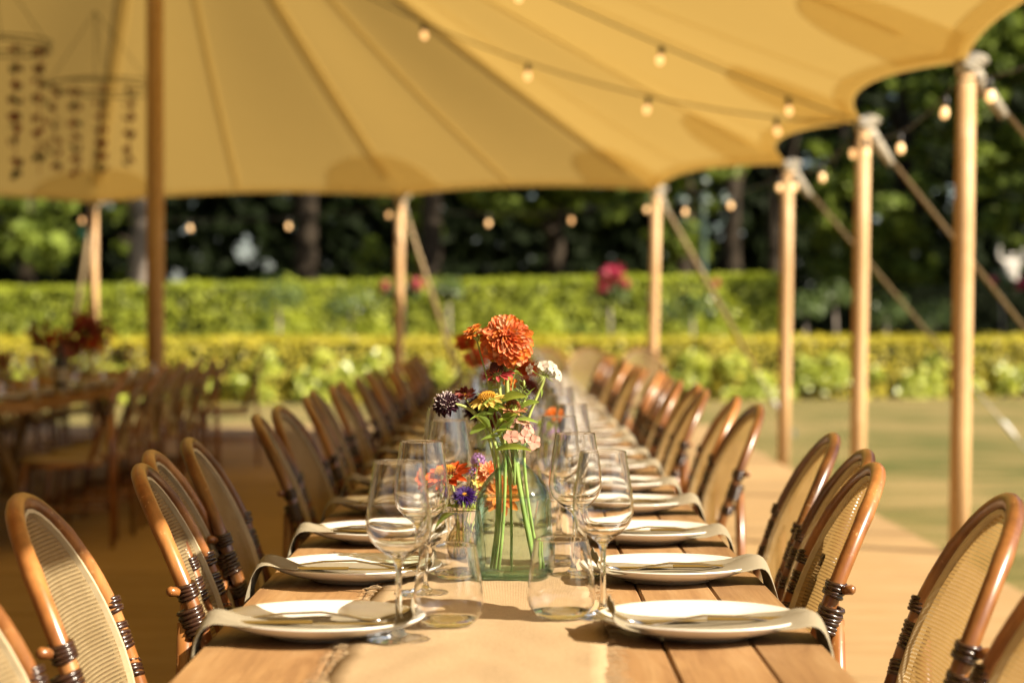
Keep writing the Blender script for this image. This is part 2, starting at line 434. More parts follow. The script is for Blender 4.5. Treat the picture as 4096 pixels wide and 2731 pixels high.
# ------------------------------------------------------------------ tent canopy
POLES = [(-4.62, 21.9), (-1.18, 20.7), (1.41, 19.7), (2.27, 16.5), (2.28, 13.0), (2.27, 10.0),         # in view
         (2.3, 6.8), (2.10, 4.6), (1.86, 2.96), (1.49, 2.32), (1.36, 1.64), (1.2, .8), (.95, -.2), (-2.7, -3.2), (-5.4, -2.2), (-7.4, 1.2), (-7.9, 5.2), (-7.9, 9.4), (-8.4, 13.6), (-8.6, 17.6), (-7.9, 20.9)]  # unseen rim, shaped so its shade line crosses table and bouquet
EZ = 2.46; PKA = Vector((-2.7, 15, 5.12)); PKB = Vector((-2.7, 3.0, 5.12)); NP = len(POLES)
def edge(p):
    k = int(math.floor(p)) % NP; t = p - math.floor(p)
    a = Vector(POLES[k]); b = Vector(POLES[(k + 1) % NP]); q = a.lerp(b, t)
    w = 4 * t * (1 - t); span = (b - a).length
    inn = (Vector((-2.7, min(15, max(3, q.y)))) - q).normalized()
    f = .05 if k == 5 else (.085 if k < 5 or k > 12 else .02 * span)
    q = q + inn * (f * span * w)
    return Vector((q.x, q.y, EZ + .6 * f * w))
def peak(q):
    y = q.y
    if y > 15: return PKA
    yr = 15 - (15 - y) * 1.35 if y > 6 else y
    yr = max(3, min(15, yr)); t = (15 - yr) / 12
    return Vector((-2.7, yr, 5.12 - .8 * math.sin(PI * t)))
def surf(p, s, off=0):
    e = edge(p); k = peak(e)
    q = e.lerp(k, s); h = s - .12 * s * (1 - s)
    z = e.z + (k.z - e.z) * h
    t = p - math.floor(p); z += -.05 * math.sin(PI * t) ** 2 * math.sin(PI * min(1, s * 1.3)) * 1.0
    return Vector((q.x, q.y, z + off))
tent = thing("tent", "cream sailcloth marquee roof with scalloped edge over the long tables", "tent", (0, 0, 0))
SP = 12; R_ = 22
mb = MB()
for i in range(NP * SP):
    for j in range(R_ + 1): mb.v.append(tuple(surf(i / SP, .988 * (j / R_) ** 1.25)))
for i in range(NP * SP):
    for j in range(R_):
        a = i * (R_ + 1) + j; b = ((i + 1) % (NP * SP)) * (R_ + 1) + j
        mb.f.append((a, b, b + 1, a + 1))
mb.obj("canopy", M['canvas'], tent)
def strip(p0, w, s0, s1, off, name, m):
    e = edge(p0); k = peak(e); ln = (k - e).length
    b = MB(); n = 26
    for j in range(n + 1):
        s = s0 + (s1 - s0) * j / n
        c = surf(p0, s, off); d = surf(p0 + .01, s, off) - surf(p0 - .01, s, off)
        d = d.normalized() if d.length > 1e-6 else Vector((1, 0, 0))
        b.v += [tuple(c - d * w / 2), tuple(c + d * w / 2)]
    for j in range(n): b.f.append((2 * j, 2 * j + 1, 2 * j + 3, 2 * j + 2))
    b.obj(name, m, tent)
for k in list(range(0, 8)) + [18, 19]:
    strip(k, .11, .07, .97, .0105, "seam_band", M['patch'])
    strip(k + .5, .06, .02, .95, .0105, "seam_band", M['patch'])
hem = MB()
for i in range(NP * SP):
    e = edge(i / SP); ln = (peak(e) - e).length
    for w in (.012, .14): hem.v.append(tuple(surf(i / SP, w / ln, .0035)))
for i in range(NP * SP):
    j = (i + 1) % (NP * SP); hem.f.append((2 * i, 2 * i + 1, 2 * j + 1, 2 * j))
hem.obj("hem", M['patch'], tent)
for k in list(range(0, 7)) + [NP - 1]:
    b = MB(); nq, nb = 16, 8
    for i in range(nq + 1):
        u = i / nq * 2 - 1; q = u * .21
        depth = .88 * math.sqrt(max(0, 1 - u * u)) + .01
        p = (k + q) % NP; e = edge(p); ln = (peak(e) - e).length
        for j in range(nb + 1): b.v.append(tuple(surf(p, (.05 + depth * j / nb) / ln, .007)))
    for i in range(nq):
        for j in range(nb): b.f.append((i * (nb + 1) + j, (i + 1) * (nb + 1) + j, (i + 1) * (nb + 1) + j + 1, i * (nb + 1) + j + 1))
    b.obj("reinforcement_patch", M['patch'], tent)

# tent poles with guy straps
anch = [(-5.74, 25), (-.44, 23.5), (3.17, 22.5), (4.7, 17.7), (4.55, 13.8), (4.6, 10.4)]
lean = [(0, 0), (-.03, -.02), (-.06, -.05), (-.035, -.0), (-.04, 0), (-.035, 0)]
where = ["far tent pole at the left, beside the dappled trunk", "tent pole rising behind the left chairs, left of the tall flowers", "tent pole rising behind the right row of chairs",
         "tent pole on the deck edge, third from the right", "tent pole on the deck edge, second from the right", "thickest tent pole, nearest the right side of the photo"]
swhere = ["far tent at the left", "pole left of the tall flowers", "pole behind the right row of chairs", "third pole from the right", "second pole from the right", "rightmost pole"]
for k in range(6):
    x, y = POLES[k]; t = thing("tent_pole", "pale wooden " + where[k], "pole", (x + lean[k][0], y + lean[k][1], LZ), 0, "wooden poles around the tent edge")
    top = Vector((-lean[k][0], -lean[k][1], EZ - LZ - .05)); R = .051
    MB().tube([(0, 0, 0), top * .3, top * .7, top], [R, R, R * .97, R * .9], 18).obj("shaft", M['pole'], t)
    MB().lathe([(.001, 0), (.05, 0), (.055, .02), (.05, .07), (.02, .09), (.001, .09)], 14, c=top - Vector((0, 0, .01))).obj("pole_cap", M['fit'], t)
    lb = MB()
    for q in range(4): lb.ring(top + Vector((.02 * q, 0, .03 + .012 * q)), (.35, .1 * q - .15, 1), .052 - .004 * q, .016, 14, 6)
    a = Vector((anch[k][0] - x - lean[k][0], anch[k][1] - y - lean[k][1], 0)); d = (a - top).normalized()
    lb.tube([top + d * .0 + Vector((0, 0, .05)), top + d * .12 + Vector((0, 0, .03)), top + d * .3], [.045, .04, .028], 8)
    lb.obj("lashing", M['rope'], t)
    gy = thing("guy_strap", "tan webbing guy strap of the " + swhere[k], "guy line", (x, y, EZ - .02), 0, "guy straps of the tent")
    s0 = Vector((0, 0, 0)); s1 = Vector((anch[k][0] - x, anch[k][1] - y, LZ - EZ + .02)); ln = (s1 - s0).length
    m_ = s0.lerp(s1, .70)
    MB().tube([s0 + (s1 - s0) * .06, m_], .026, 4, flat=.15).obj("strap", M['strap'], gy)
    MB().tube([m_, s1], .009, 6).obj("rope", M['rope'], gy)
    f = MB(); f.tube([s0.lerp(s1, .83), s0.lerp(s1, .84), s0.lerp(s1, .88), s0.lerp(s1, .89)], [.012, .024, .024, .012], 8); f.obj("tensioner", M['fit'], gy)
    MB().tube([s1 + Vector((0, 0, -.15)), s1 + Vector((0, 0, .1))], .014, 8).obj("peg", M['bronze'], gy)
cp = thing("tent_pole", "stout brown centre pole standing inside the tent at the left", "pole", (-2.7, 15, 0))
MB().tube([(0, 0, 0), (0, 0, 2), (.0, 0, 5.08)], [.068, .067, .062], 20).obj("shaft", M['pole'], cp)
MB().lathe([(.001, 0), (.16, 0), (.16, .012), (.1, .03), (.09, .12), (.08, .12)], 20).obj("base_plate", M['bronze'], cp)
tl = link("rope_clip", MB().ball((0, 0, 0), .055, .055, .06, 14, 8).ring((0, 0, .07), (0, 1, 0), .03, .01).mesh("rope_clip", M['teal']), None, (-4.68, 21.6, 2.1))
tag(tl, "round turquoise clip hanging beside the far left tent pole", "clip")

# ------------------------------------------------------------------ string lights
bulb_me = MB().lathe([(.001, -.058), (.013, -.054), (.0205, -.039), (.0215, -.028), (.0165, -.010), (.012, 0), (.001, .0)], 14).mesh("bulb", M['bulb'])
sock_me = MB().lathe([(.001, 0), (.016, 0), (.018, .035), (.012, .055), (.004, .06), (.001, .06)], 12).mesh("socket", M['cable'])
def string(a, b, sag, ts, label, grp="strings of festoon bulbs"):
    a = Vector(a); b = Vector(b); t = thing("string_light", label, "string lights", tuple(a), 0, grp)
    f = lambda q: (b - a) * q - Vector((0, 0, sag * 4 * q * (1 - q)))
    MB().tube([f(i / 24) for i in range(25)], .0055, 5).obj("cable", M['cable'], t)
    for q in ts:
        p = f(q) - Vector((0, 0, .062)); tx = random.uniform(-.12, .12)
        s = link("socket", sock_me, t, p); s.rotation_euler = (tx, random.uniform(-.15, .15), 0)
        link("bulb", bulb_me, s, (0, 0, 0))
def ptop(k, dz=-.1): return (POLES[k][0] - .06, POLES[k][1] - .08, EZ + dz)
tt = (.02, .35, .67)
string((-7.85, 20.85, 2.34), ptop(0), .1, (.3, .62, .985), "festoon bulbs hanging left of the far left tent pole")
string(ptop(0), ptop(1), .12, (.35, .67, .985), "festoon bulbs hanging between the two far left tent poles")
string(ptop(1), ptop(2), .12, (.38, .70, .985), "festoon bulbs hanging above the tall flowers at the far end")
string(ptop(2), ptop(3), .1, (.3, .65, .985), "festoon bulbs hanging in front of the green lamp post")
string(ptop(3), ptop(4), .08, (.2, .6, .96), "festoon bulbs hanging between third and second poles from the right")
string(ptop(4), ptop(5), .12, (.12, .5, .9), "festoon bulbs hanging between the two rightmost poles")
string(ptop(5), ptop(6), .1, (.2, .6), "festoon bulbs at the upper right edge of the photo")
string(ptop(4, -.02), (-2.66, 14.9, 4.55), .42, (.10, .27, .435, .585, .74), "lower festoon cable crossing the canopy with four bulbs in view")
string(ptop(4, 0.0), (-2.66, 9.3, 4.2), .16, (.10, .275, .45), "upper festoon cable crossing the canopy with two bulbs in view")

# ------------------------------------------------------------------ long table, runner
TZ = .75
GAPS = [-.395, -.226, -.005, .19, .303, .395]
TABLES = [(1.55 + 3.3 * k, 1.55 + 3.3 * (k + 1)) for k in range(4)]
def build_table(y0, y1, label, cx=0, gaps=GAPS):
    t = thing("farm_table", label, "table", (cx, y0, 0), 0, "wooden trestle tables end to end")
    ln = y1 - y0 - .006
    for a, b in zip(gaps[:-1], gaps[1:]):
        o = MB().box(-(b - a) / 2 + (.0005 if a > .25 else .0013), (b - a) / 2 - (.0005 if .15 < a < .25 else .0013), 0, ln, -.04, 0, .003).obj("plank", M['table'], t, False)
        o.location = ((a + b) / 2, 0, TZ + random.uniform(-.0012, 0))
    for s in (-1, 1):
        x = s * (gaps[-1] - .07)
        MB().box(x - .012, x + .012, .12, ln - .12, TZ - .14, TZ - .045).obj("apron", M['table'], t, False)
        for y in (.15, ln - .15): MB().box(x - .04, x + .04, y - .04, y + .04, .001, TZ - .046, .004).obj("leg", M['table'], t, False)
    return t
for k, (a, b) in enumerate(TABLES):
    build_table(a, b, ["nearest worn oak plank table, bare wood beside the burlap runner", "second oak plank table, joined behind the nearest one", "third oak plank table along the row", "farthest oak plank table of the long row"][k])
RX0, RX1 = -.205, .118
def runner_edge(y, side): return (RX0 if side < 0 else RX1) + .0010 * math.sin(y * 61 + side * 2) + .0010 * math.sin(y * 137) + .005 * math.sin(y * 2.3 + side) + .002 * math.sin(y * 9 + 2 * side) - (.03 * max(0, 2.55 - y) if side > 0 else 0)
rn = bpy.data.objects.new("table_runner", None); COL.objects.link(rn); rn.location = (0, 1.7, TZ)
tag(rn, "frayed natural burlap runner along the middle of the long table", "runner")
mb = MB(); ny, nx = 420, 14
for j in range(ny + 1):
    y = 1.7 + 12.9 * (j / ny) ** 1.5; x0 = runner_edge(y, -1); x1 = runner_edge(y, 1)
    for i in range(nx + 1):
        x = x0 + (x1 - x0) * i / nx
        mb.v.append((x, y - 1.7, .0016 + .0016 * math.sin(x * 40 + y * 6) * math.sin(y * 9 - x * 11) + .0014 * math.sin(y * 31 + 5 * math.sin(x * 22))))
for j in range(ny):
    for i in range(nx): mb.f.append((j * (nx + 1) + i, j * (nx + 1) + i + 1, (j + 1) * (nx + 1) + i + 1, (j + 1) * (nx + 1) + i))
cl_ = mb.obj("cloth", M['burlap'], rn); sd_ = cl_.modifiers.new("thick", 'SOLIDIFY'); sd_.thickness = .0022; sd_.offset = 1
fr = MB()
for k in range(1500):
    y = 1.75 + 5 * random.random() ** 1.4; sd = random.choice((-1, 1)); x = runner_edge(y, sd); ln = random.uniform(.006, .028); a = random.uniform(-1, 1)
    p = [Vector((x - sd * .004, y - 1.7, .003)), Vector((x + sd * ln * .5, y - 1.7 + a * ln * .3, .004 + random.random() * .003)), Vector((x + sd * ln, y - 1.7 + a * ln, .002 + random.random() * .002))]
    fr.tube(p, .0005, 3, False)
tag(fr.obj("frayed_threads", M['burlap'], rn), kind='stuff')

# ------------------------------------------------------------------ chair
LEAN = .36
def B(u, z, fwd=0): return Vector((u, -.19 - LEAN * (z - .46) + .75 * u * u + fwd, z))
def build_chair():
    t = thing("rattan_chair", "bent rattan bistro chair", "chair")
    path = []
    for i in range(9): z = .43 + .27 * i / 8; path.append(B(-(.168 + .037 * math.sin(i / 8 * PI / 2)), z))
    for i in range(1, 24): q = PI - PI * i / 24; path.append(B(.205 * math.cos(q), .70 + .217 * math.sin(q) ** .92))
    for i in range(8, -1, -1): z = .43 + .27 * i / 8; path.append(B((.168 + .037 * math.sin(i / 8 * PI / 2)), z))
    rad = [.0128] * len(path)
    for q in (5, 14, 27, 35): rad[q] = .0139
    MB().tube(path, rad, 12).obj("back_frame", M['bamboo'], t)
    # cane panel
    def oval(th, k=1.0):
        s = math.sin(th); u = .186 * math.cos(th) * (1 - (.42 * s * s if s < 0 else 0))
        return u * k, .69 + (.215 * s if s > 0 else .235 * s) * k
    mb = MB(); n, m = 40, 7
    mb.v.append(tuple(B(0, .69)))
    for j in range(1, m + 1):
        for i in range(n): u, z = oval(2 * PI * i / n, j / m); mb.v.append(tuple(B(u, z)))
    for i in range(n): mb.f.append((0, 1 + i, 1 + (i + 1) % n))
    for j in range(m - 1):
        for i in range(n): a = 1 + j * n + i; b = 1 + j * n + (i + 1) % n; mb.f.append((a, a + n, b + n, b))
    mb.obj("cane_panel", M['cane'], t)
    rp = [B(*oval(2 * PI * i / n, 1.0)) for i in range(n + 1)]
    r1 = MB()
    for i in range(n + 1):
        p = rp[i]; nr = Vector((0, .95, .31)); ins = B(*oval(2 * PI * i / n, .975))
        r1.v += [tuple(p + nr * .008), tuple(ins + nr * .008), tuple(ins - nr * .008), tuple(p - nr * .008)]
    for i in range(n):
        for j in range(4): r1.f.append((4 * i + j, 4 * i + (j + 1) % 4, 4 * i + 4 + (j + 1) % 4, 4 * i + 4 + j))
    r1.obj("cane_rim", M['rim'], t, False)
    def coil(pt, ax, R, cnt, w=.0042):
        b = MB(); ax = Vector(ax).normalized()
        for i in range(cnt):
            wob = Vector((random.uniform(-.12, .12), random.uniform(-.12, .12), random.uniform(-.12, .12)))
            b.ring(Vector(pt) + ax * ((i - (cnt - 1) / 2) * w * 1.75), ax + wob, R, w, 14, 6)
        return b
    for s in (-1, 1):
        wid = lambda z: s * (.168 + .037 * math.sin(min(1, (z - .43) / .27) * PI / 2))
        ax = B(wid(.66), .66) - B(wid(.60), .60)
        b1 = coil(B(wid(.748), .748), ax, .0145, 4, .0036); b1.obj("binding", M['binding'], t)
        b2 = coil(B(wid(.702), .702) + Vector((0, -.007, 0)), ax, .0175, 6, .0040)
        b2.obj("binding", M['binding'], t)
        coil(B(wid(.655), .655) + Vector((0, -.004, -.0)), ax + Vector((.4 * s, 0, 0)) * .05, .0150, 4, .0036).obj("binding", M['binding'], t)
        k = B(wid(.748), .748)
        MB().tube([k + Vector((s * .012, -.012, 0)), k + Vector((s * .020, -.024, .002)), k + Vector((s * .022, -.028, .002))], [.007, .008, .005], 8).obj("peg", M['bamboo'], t)
        MB().tube([B(wid(.70), .70) + Vector((0, -.02, 0)), (s * .199, -.272, .45), (s * .2, -.28, .0)], [.0125, .013, .0135], 10).obj("leg", M['bamboo'], t)
        MB().tube([(s * .185, .165, .45), (s * .195, .19, .22), (s * .2, .20, 0)], [.014, .0135, .013], 10).obj("leg", M['bamboo'], t)
        MB().tube([(s * .198, -.272, .2), (s * .197, .19, .2)], .009, 8).obj("stretcher", M['bamboo'], t)
    MB().tube([(-.197, .0, .2), (.197, .0, .2)], .009, 8).obj("stretcher", M['bamboo'], t)
    sh = lambda q, z: 1 / ((abs(math.cos(q)) ** 3.4 + abs(math.sin(q)) ** 3.4) ** (1 / 3.4))
    MB().lathe([(.001, .452), (.12, .454), (.19, .462), (.205, .458), (.208, .446), (.19, .436), (.001, .434)], 32, sh).obj("seat", M['seat'], t)
    ring = [(.208 * sh(2 * PI * i / 32, 0) * math.cos(2 * PI * i / 32), .208 * sh(2 * PI * i / 32, 0) * math.sin(2 * PI * i / 32), .428) for i in range(33)]
    MB().tube(ring, .0125, 8, False).obj("seat_frame", M['bamboo'], t)
    return t
chair = Proto(build_chair)
TOP = .19 + LEAN * (.93 - .46)          # how far the top of the back stands behind the seat centre
right = [(2.12, .635), (2.70, .675), (3.28, .60), (3.62, .645), (4.15, .67), (5.55, .69), (6.2, .70)]
y = 6.85
while y < 14.4: right.append((y, .665 + random.uniform(-.02, .03))); y += .5
left = [(2.12, -.64), (2.70, -.672), (3.27, -.615), (3.60, -.66), (3.98, -.655), (5.0, -.65), (5.45, -.655)]
y = 6.2
while y < 14.4: left.append((y, -.66 + random.uniform(-.03, .02))); y += .52
extra_r = {0: "rattan chair cut off by the lower right corner", 1: "sunlit rattan chair with glowing cane back, nearest whole one on the right", 2: "rattan chair right of the table, foremost of a group of three",
           3: "rattan chair squeezed in the middle of the right group of three", 4: "rattan chair at the back of the right group of three, cane back glowing"}
extra_l = {0: "rattan chair cut off by the lower left corner, pale wood and dark bindings", 1: "shaded rattan chair, its cane back sunlit at the foot, nearest whole one on the left", 2: "glossy rattan chair left of the table beside the second left plate",
           3: "rattan chair seen edge on behind the glossy one on the left", 4: "rattan chair with pale cane back behind the edge-on one on the left"}
for i, (yy, lx) in enumerate(right):
    chair.place((lx - TOP, yy, 0), PI / 2 + (-.05 if i < 5 else 0) + random.uniform(-.09, .09) * (1 if i > 4 else .25), extra_r.get(i, "rattan chair in the sunlit right row, " + nth(i)), "chairs along the long table")
for i, (yy, lx) in enumerate(left):
    chair.place((lx + TOP, yy, 0), -PI / 2 + (.06 if i < 5 else 0) + random.uniform(-.09, .09) * (1 if i > 4 else .25), extra_l.get(i, "rattan chair in the shaded left row, " + nth(i)), "chairs along the long table")
for i, (x, yy) in enumerate([(.26, 17.6), (.66, 17.8), (1.12, 17.6)]):
    chair.place((x, yy, 0), PI + random.uniform(-.1, .1), ["left", "middle", "right"][i] + " one of three far cane chairs standing past the end of the table", "chairs past the end of the table", 1.0)
for i, (yy, dx) in enumerate([(13.6, 0), (14.5, .05), (15.4, -.03), (16.3, .04)]):
    chair.place((-3.62 + dx, yy, 0), -PI / 2 + random.uniform(-.2, .2), ["nearest", "second", "third", "farthest"][i] + " of the chairs beyond the shaded left table, facing the camera side", "chairs on the far side of the second table", .985)
for i, yy in enumerate([10.35, 11.0, 11.6, 12.2, 12.8, 13.4, 14.0, 16.2]):
    chair.place((-2.0 - TOP + .0, yy, 0), PI / 2 + random.uniform(-.15, .15), ["dark chair with pale seat showing, nearest at the second table on the left", "chair second from camera at the shaded left table", "chair third from camera at the shaded left table", "chair fourth from camera at the shaded left table",
                 "chair fifth from camera at the shaded left table", "chair sixth from camera at the shaded left table", "chair seventh from camera at the shaded left table", "lone slanting chair standing against the hedge beyond the left table"][i], "chairs at the second table", .985)
chair.place((-2.78, 9.7, 0), 0.3, "dark chair cut off by the left edge, at the head of the second table", "chairs at the second table")

# ------------------------------------------------------------------ place settings
def build_plate():
    p = [(.001, .0), (.07, .0), (.076, .003), (.085, .0075), (.105, .0115), (.122, .0175), (.1335, .0245), (.1345, .0265), (.1325, .0272), (.121, .0215), (.103, .0160), (.085, .0125), (.06, .0115), (.001, .0112)]
    o = MB().lathe(p, 64).obj("dinner_plate", M['plate']); return tag(o, None, "plate")
plate = Proto(build_plate)
def build_napkin(v=0):
    # local: +x towards the table edge; plate centre at origin, table top z = 0
    path = [(-.118, .047), (-.124, .036), (-.118, .026), (-.10, .0185), (-.07, .0135), (-.02, .0128), (.04, .0130), (.08, .0165), (.106, .0225), (.124, .0290), (.137, .0300), (.147, .0225), (.155, .004), (.159, -.03), (.164, -.075), (.168, -.115)]
    hum, skew, dr, fold = [(0, .0, 1, .004), (.004, .10, .8, .007), (-.002, -.12, 1.12, .003), (.002, .18, .92, .008)][v]
    path = [(x, (z + hum if x > .1 and z > .02 else (z * dr if z < 0 else z))) for x, z in path]
    mb = MB(); nw = 9; hw = .062
    for i, (x, z) in enumerate(path):
        for j in range(nw + 1):
            w = j / nw * 2 - 1; f = min(1, max(0, (x - .05) / .1))
            yy = w * hw * (1 - .18 * f) - .045 + .012 * f
            rip = .0022 * math.sin(w * 5 + x * 30) * (1 + f * 2) + .006 * f * math.cos(w * 3.2)
            mb.v.append((x + (.006 * math.sin(w * 6 + v) if z < 0 else 0), yy + .004 * math.sin(x * 40 + v) + skew * max(0, x - .02) * .6 * (1 + .3 * w), z + rip + (fold * abs(w) ** 2 if -.09 < x < .09 else 0) + .003 + .0016 * math.sin(x * 55 + w * 4 + v * 2) * (x > -.1)))
    k = len(path)
    for i in range(k - 1):
        for j in range(nw): mb.f.append((i * (nw + 1) + j, (i + 1) * (nw + 1) + j, (i + 1) * (nw + 1) + j + 1, i * (nw + 1) + j + 1))
    o = mb.obj("napkin", M['linen'])
    sd = o.modifiers.new("thick", 'SOLIDIFY'); sd.thickness = .002; sd.offset = 1
    sb = o.modifiers.new("sub", 'SUBSURF'); sb.levels = 1; sb.render_levels = 1
    return tag(o, None, "napkin")
napkins = [Proto(lambda v=v: build_napkin(v)) for v in range(4)]
def build_knife():
    t = thing("table_knife", None, "knife")
    def bar(pts, name, th):
        b = MB()
        for x, w, z in pts: b.v += [(x, -w, z), (x, 0, z + th), (x, w, z), (x, 0, z - th * .6)]
        n = len(pts)
        for i in range(n - 1):
            for j in range(4): b.f.append((4 * i + j, 4 * i + 4 + j, 4 * i + 4 + (j + 1) % 4, 4 * i + (j + 1) % 4))
        b.f += [(0, 1, 2, 3), (4 * n - 1, 4 * n - 2, 4 * n - 3, 4 * n - 4)]
        b.obj(name, M['steel'], t, False)
    bar([(.105, .003, .004), (.10, .0058, .004), (.06, .0055, .004), (0, .0045, .004), (-.005, .004, .004)], "handle", .0034)
    bar([(-.0055, .004, .003), (-.02, .0075, .003), (-.08, .0085, .003), (-.10, .006, .003), (-.112, .001, .003)], "blade", .0012)
    return t
def build_fork():
    t = thing("dinner_fork", None, "fork")
    b = MB(); pts = [(.105, .0045, .002), (.09, .0055, .0055), (.05, .0045, .011), (0, .003, .0125), (-.035, .0026, .007), (-.055, .004, .0025), (-.065, .010, .002), (-.08, .0115, .003)]
    for x, w, z in pts: b.v += [(x, -w, z), (x, 0, z + .0022), (x, w, z), (x, 0, z - .0012)]
    n = len(pts)
    for i in range(n - 1):
        for j in range(4): b.f.append((4 * i + j, 4 * i + 4 + j, 4 * i + 4 + (j + 1) % 4, 4 * i + (j + 1) % 4))
    b.f += [(0, 1, 2, 3), (4 * n - 1, 4 * n - 2, 4 * n - 3, 4 * n - 4)]
    b.obj("handle", M['steel'], t)
    for q in (-.0092, -.0031, .0031, .0092):
        MB().tube([(-.078, q, .003), (-.10, q, .009), (-.125, q * .95, .021)], [.0017, .0015, .0007], 6).obj("tine", M['steel'], t)
    return t
knife = Proto(build_knife); fork = Proto(build_fork)
def build_wine():
    t = thing("wine_glass", None, "wine glass")
    outer = [(.0045, .098), (.012, .105), (.026, .115), (.037, .127), (.0418, .141), (.0422, .152), (.0405, .170), (.0372, .192), (.0335, .2145), (.0323, .2235), (.03195, .2260), (.0318, .2270)]
    inner = [(r - .0010, z + (.0004 if z < .2 else 0)) for r, z in reversed(outer[2:])]
    MB().lathe(outer + [(.0313, .2274)] + inner + [(.0115, .109), (.001, .1075)], 48).obj("bowl", M['glass'], t)
    MB().lathe([(.001, 0), (.0405, 0), (.0412, .0012), (.038, .0026), (.02, .0046), (.009, .0085), (.0052, .016), (.0041, .035), (.0038, .07), (.0042, .09), (.0062, .099), (.0105, .1044), (.001, .1065)], 28).obj("stem", M['stem'], t)
    return t
def build_tumbler():
    t = thing("water_glass", None, "water glass")
    outer = [(.030, .0045), (.038, .009), (.0445, .018), (.0470, .029), (.0462, .045), (.0430, .070), (.0392, .095), (.0377, .1040), (.0370, .1075), (.0368, .1085)]
    inner = [(r - .0010, z + (.0005 if z < .09 else 0)) for r, z in reversed(outer[1:])]
    MB().lathe(outer + [(.0363, .1089)] + inner, 48).obj("wall", M['glass'], t)
    MB().lathe([(.001, .001), (.024, .0008), (.030, .002), (.0365, .0072), (.034, .0095), (.02, .0078), (.001, .0070)], 32).obj("base", M['stem'], t)
    return t
wine = Proto(build_wine); tumbler = Proto(build_tumbler)
py = [2.6, 3.155]
while py[-1] < 13.9: py.append(py[-1] + .555)
for sd in (1, -1):
    side = "right" if sd > 0 else "left"
    for i, y in enumerate(py):
        cx = (.243 if sd > 0 else -.250) + random.uniform(-.006, .006) * (i > 1); y2 = y + random.uniform(-.02, .02) * (i > 1)
        on = f"on the table's {side} side, {nth(i)}"
        plate.place((cx, y2, TZ + .0006), random.uniform(-.3, .3), f"white coupe dinner plate {on}", "dinner plates on the long table")
        rz = (0 if sd > 0 else PI) + random.uniform(-.05, .05)
        nk = napkins[(i * 3 + (sd < 0) * 1) % 4 if i > 1 else (0 if i == 0 else 1)].place((cx + sd * random.uniform(-.004, .004), y2 - (.0 if sd > 0 else .09), TZ + .0012), rz, f"oatmeal linen napkin draped over the plate {on}", "napkins on the long table")
        if y < 7.3:
            knife.place((cx + sd * .012, y2 - .028 - .03 * (sd < 0), TZ + .021), rz + random.uniform(-.04, .04), f"steel knife on the napkin {on}", "knives on the long table")
            fork.place((cx + sd * .000, y2 - .052 + .03 * (sd < 0), TZ + .0205), rz + random.uniform(-.05, .05), f"steel fork on the napkin {on}", "forks on the long table")
wl = [(-.147, 2.54), (-.138, 2.97), (-.118, 3.6)]; wr = [(.123, 2.74), (.098, 3.18), (.085, 3.75)]
tl_ = [(-.087, 2.65), (-.09, 3.14), (-.08, 3.85)]; tr_ = [(.065, 2.72), (.076, 3.32), (.05, 3.95)]
for lst, x in ((wl, -.14), (wr, .12), (tl_, -.09), (tr_, .065)):
    while lst[-1][1] < 13.3: lst.append((x + random.uniform(-.02, .02), lst[-1][1] + .555))
def gl(y): return TZ + (.0045 if True else 0)
for nm, pr, lst in (("stemmed wine glass", wine, (wl, wr)), ("stemless water glass", tumbler, (tl_, tr_))):
    for sd, pts in zip(("left", "right"), lst):
        for i, (x, y) in enumerate(pts):
            pr.place((x, y, gl(y)), random.uniform(0, 6), f"empty {nm} on the {sd} half of the runner, {nth(i)}", nm + "es on the long table")

# ------------------------------------------------------------------ flowers
def petal_mesh(name, m, L=1.0, Wd=.36, cup=.15, curl=.2, tip=.75, n=6, k=4, notch=0):
    """a single petal lying along +y, base at the origin"""
    b = MB()
    for i in range(n + 1):
        t = i / n; w = Wd * .5 * (math.sin(PI * min(1, (t * tip + (1 - tip) * t * t) * .93 + .07)) ** .75) if t < 1 else Wd * .12
        for j in range(k + 1):
            u = j / k * 2 - 1
            b.v.append((u * w, L * t - (notch * (1 - abs(u)) if i == n else 0), cup * w * u * u * 2 + curl * L * t * t))
    for i in range(n):
        for j in range(k): b.f.append((i * (k + 1) + j, i * (k + 1) + j + 1, (i + 1) * (k + 1) + j + 1, (i + 1) * (k + 1) + j))
    return b.mesh(name, m)
PM = {}
def pm(key, **kw):
    kk = (key,) + tuple(sorted(kw.items()))
    if kk not in PM: PM[kk] = petal_mesh("petal", M[key], **kw)
    return PM[kk]
def stem_to(t, pts, r, leafs=(), m='green'):
    """stem through world points given relative to the thing"""
    MB().tube(bez(pts, 14), r, 8).obj("stem", M[m], t)
leaf_me = petal_mesh("leaf", M['leaf'], 1.0, .48, .35, -.25, .8, 8, 4)
slim_me = petal_mesh("leaf", M['leaf'], 1.0, .26, .35, -.35, .8, 8, 4)
def leaf(t, base, d, size, me=None, roll=0):
    o = link("leaf", me or leaf_me, t, mtx=Matrix.Translation(Vector(base)) @ frame_to((0, 0, 1)) @ Matrix.Identity(4))
    y = Vector(d).normalized(); x = y.cross(Vector((0, 0, 1)));
    if x.length < 1e-3: x = Vector((1, 0, 0))
    x.normalize(); z = x.cross(y); R3 = Matrix((x, y, z)).transposed().to_4x4()
    o.matrix_basis = Matrix.Translation(Vector(base)) @ R3 @ Matrix.Rotation(roll, 4, 'Y') @ Matrix.Scale(size, 4); return o
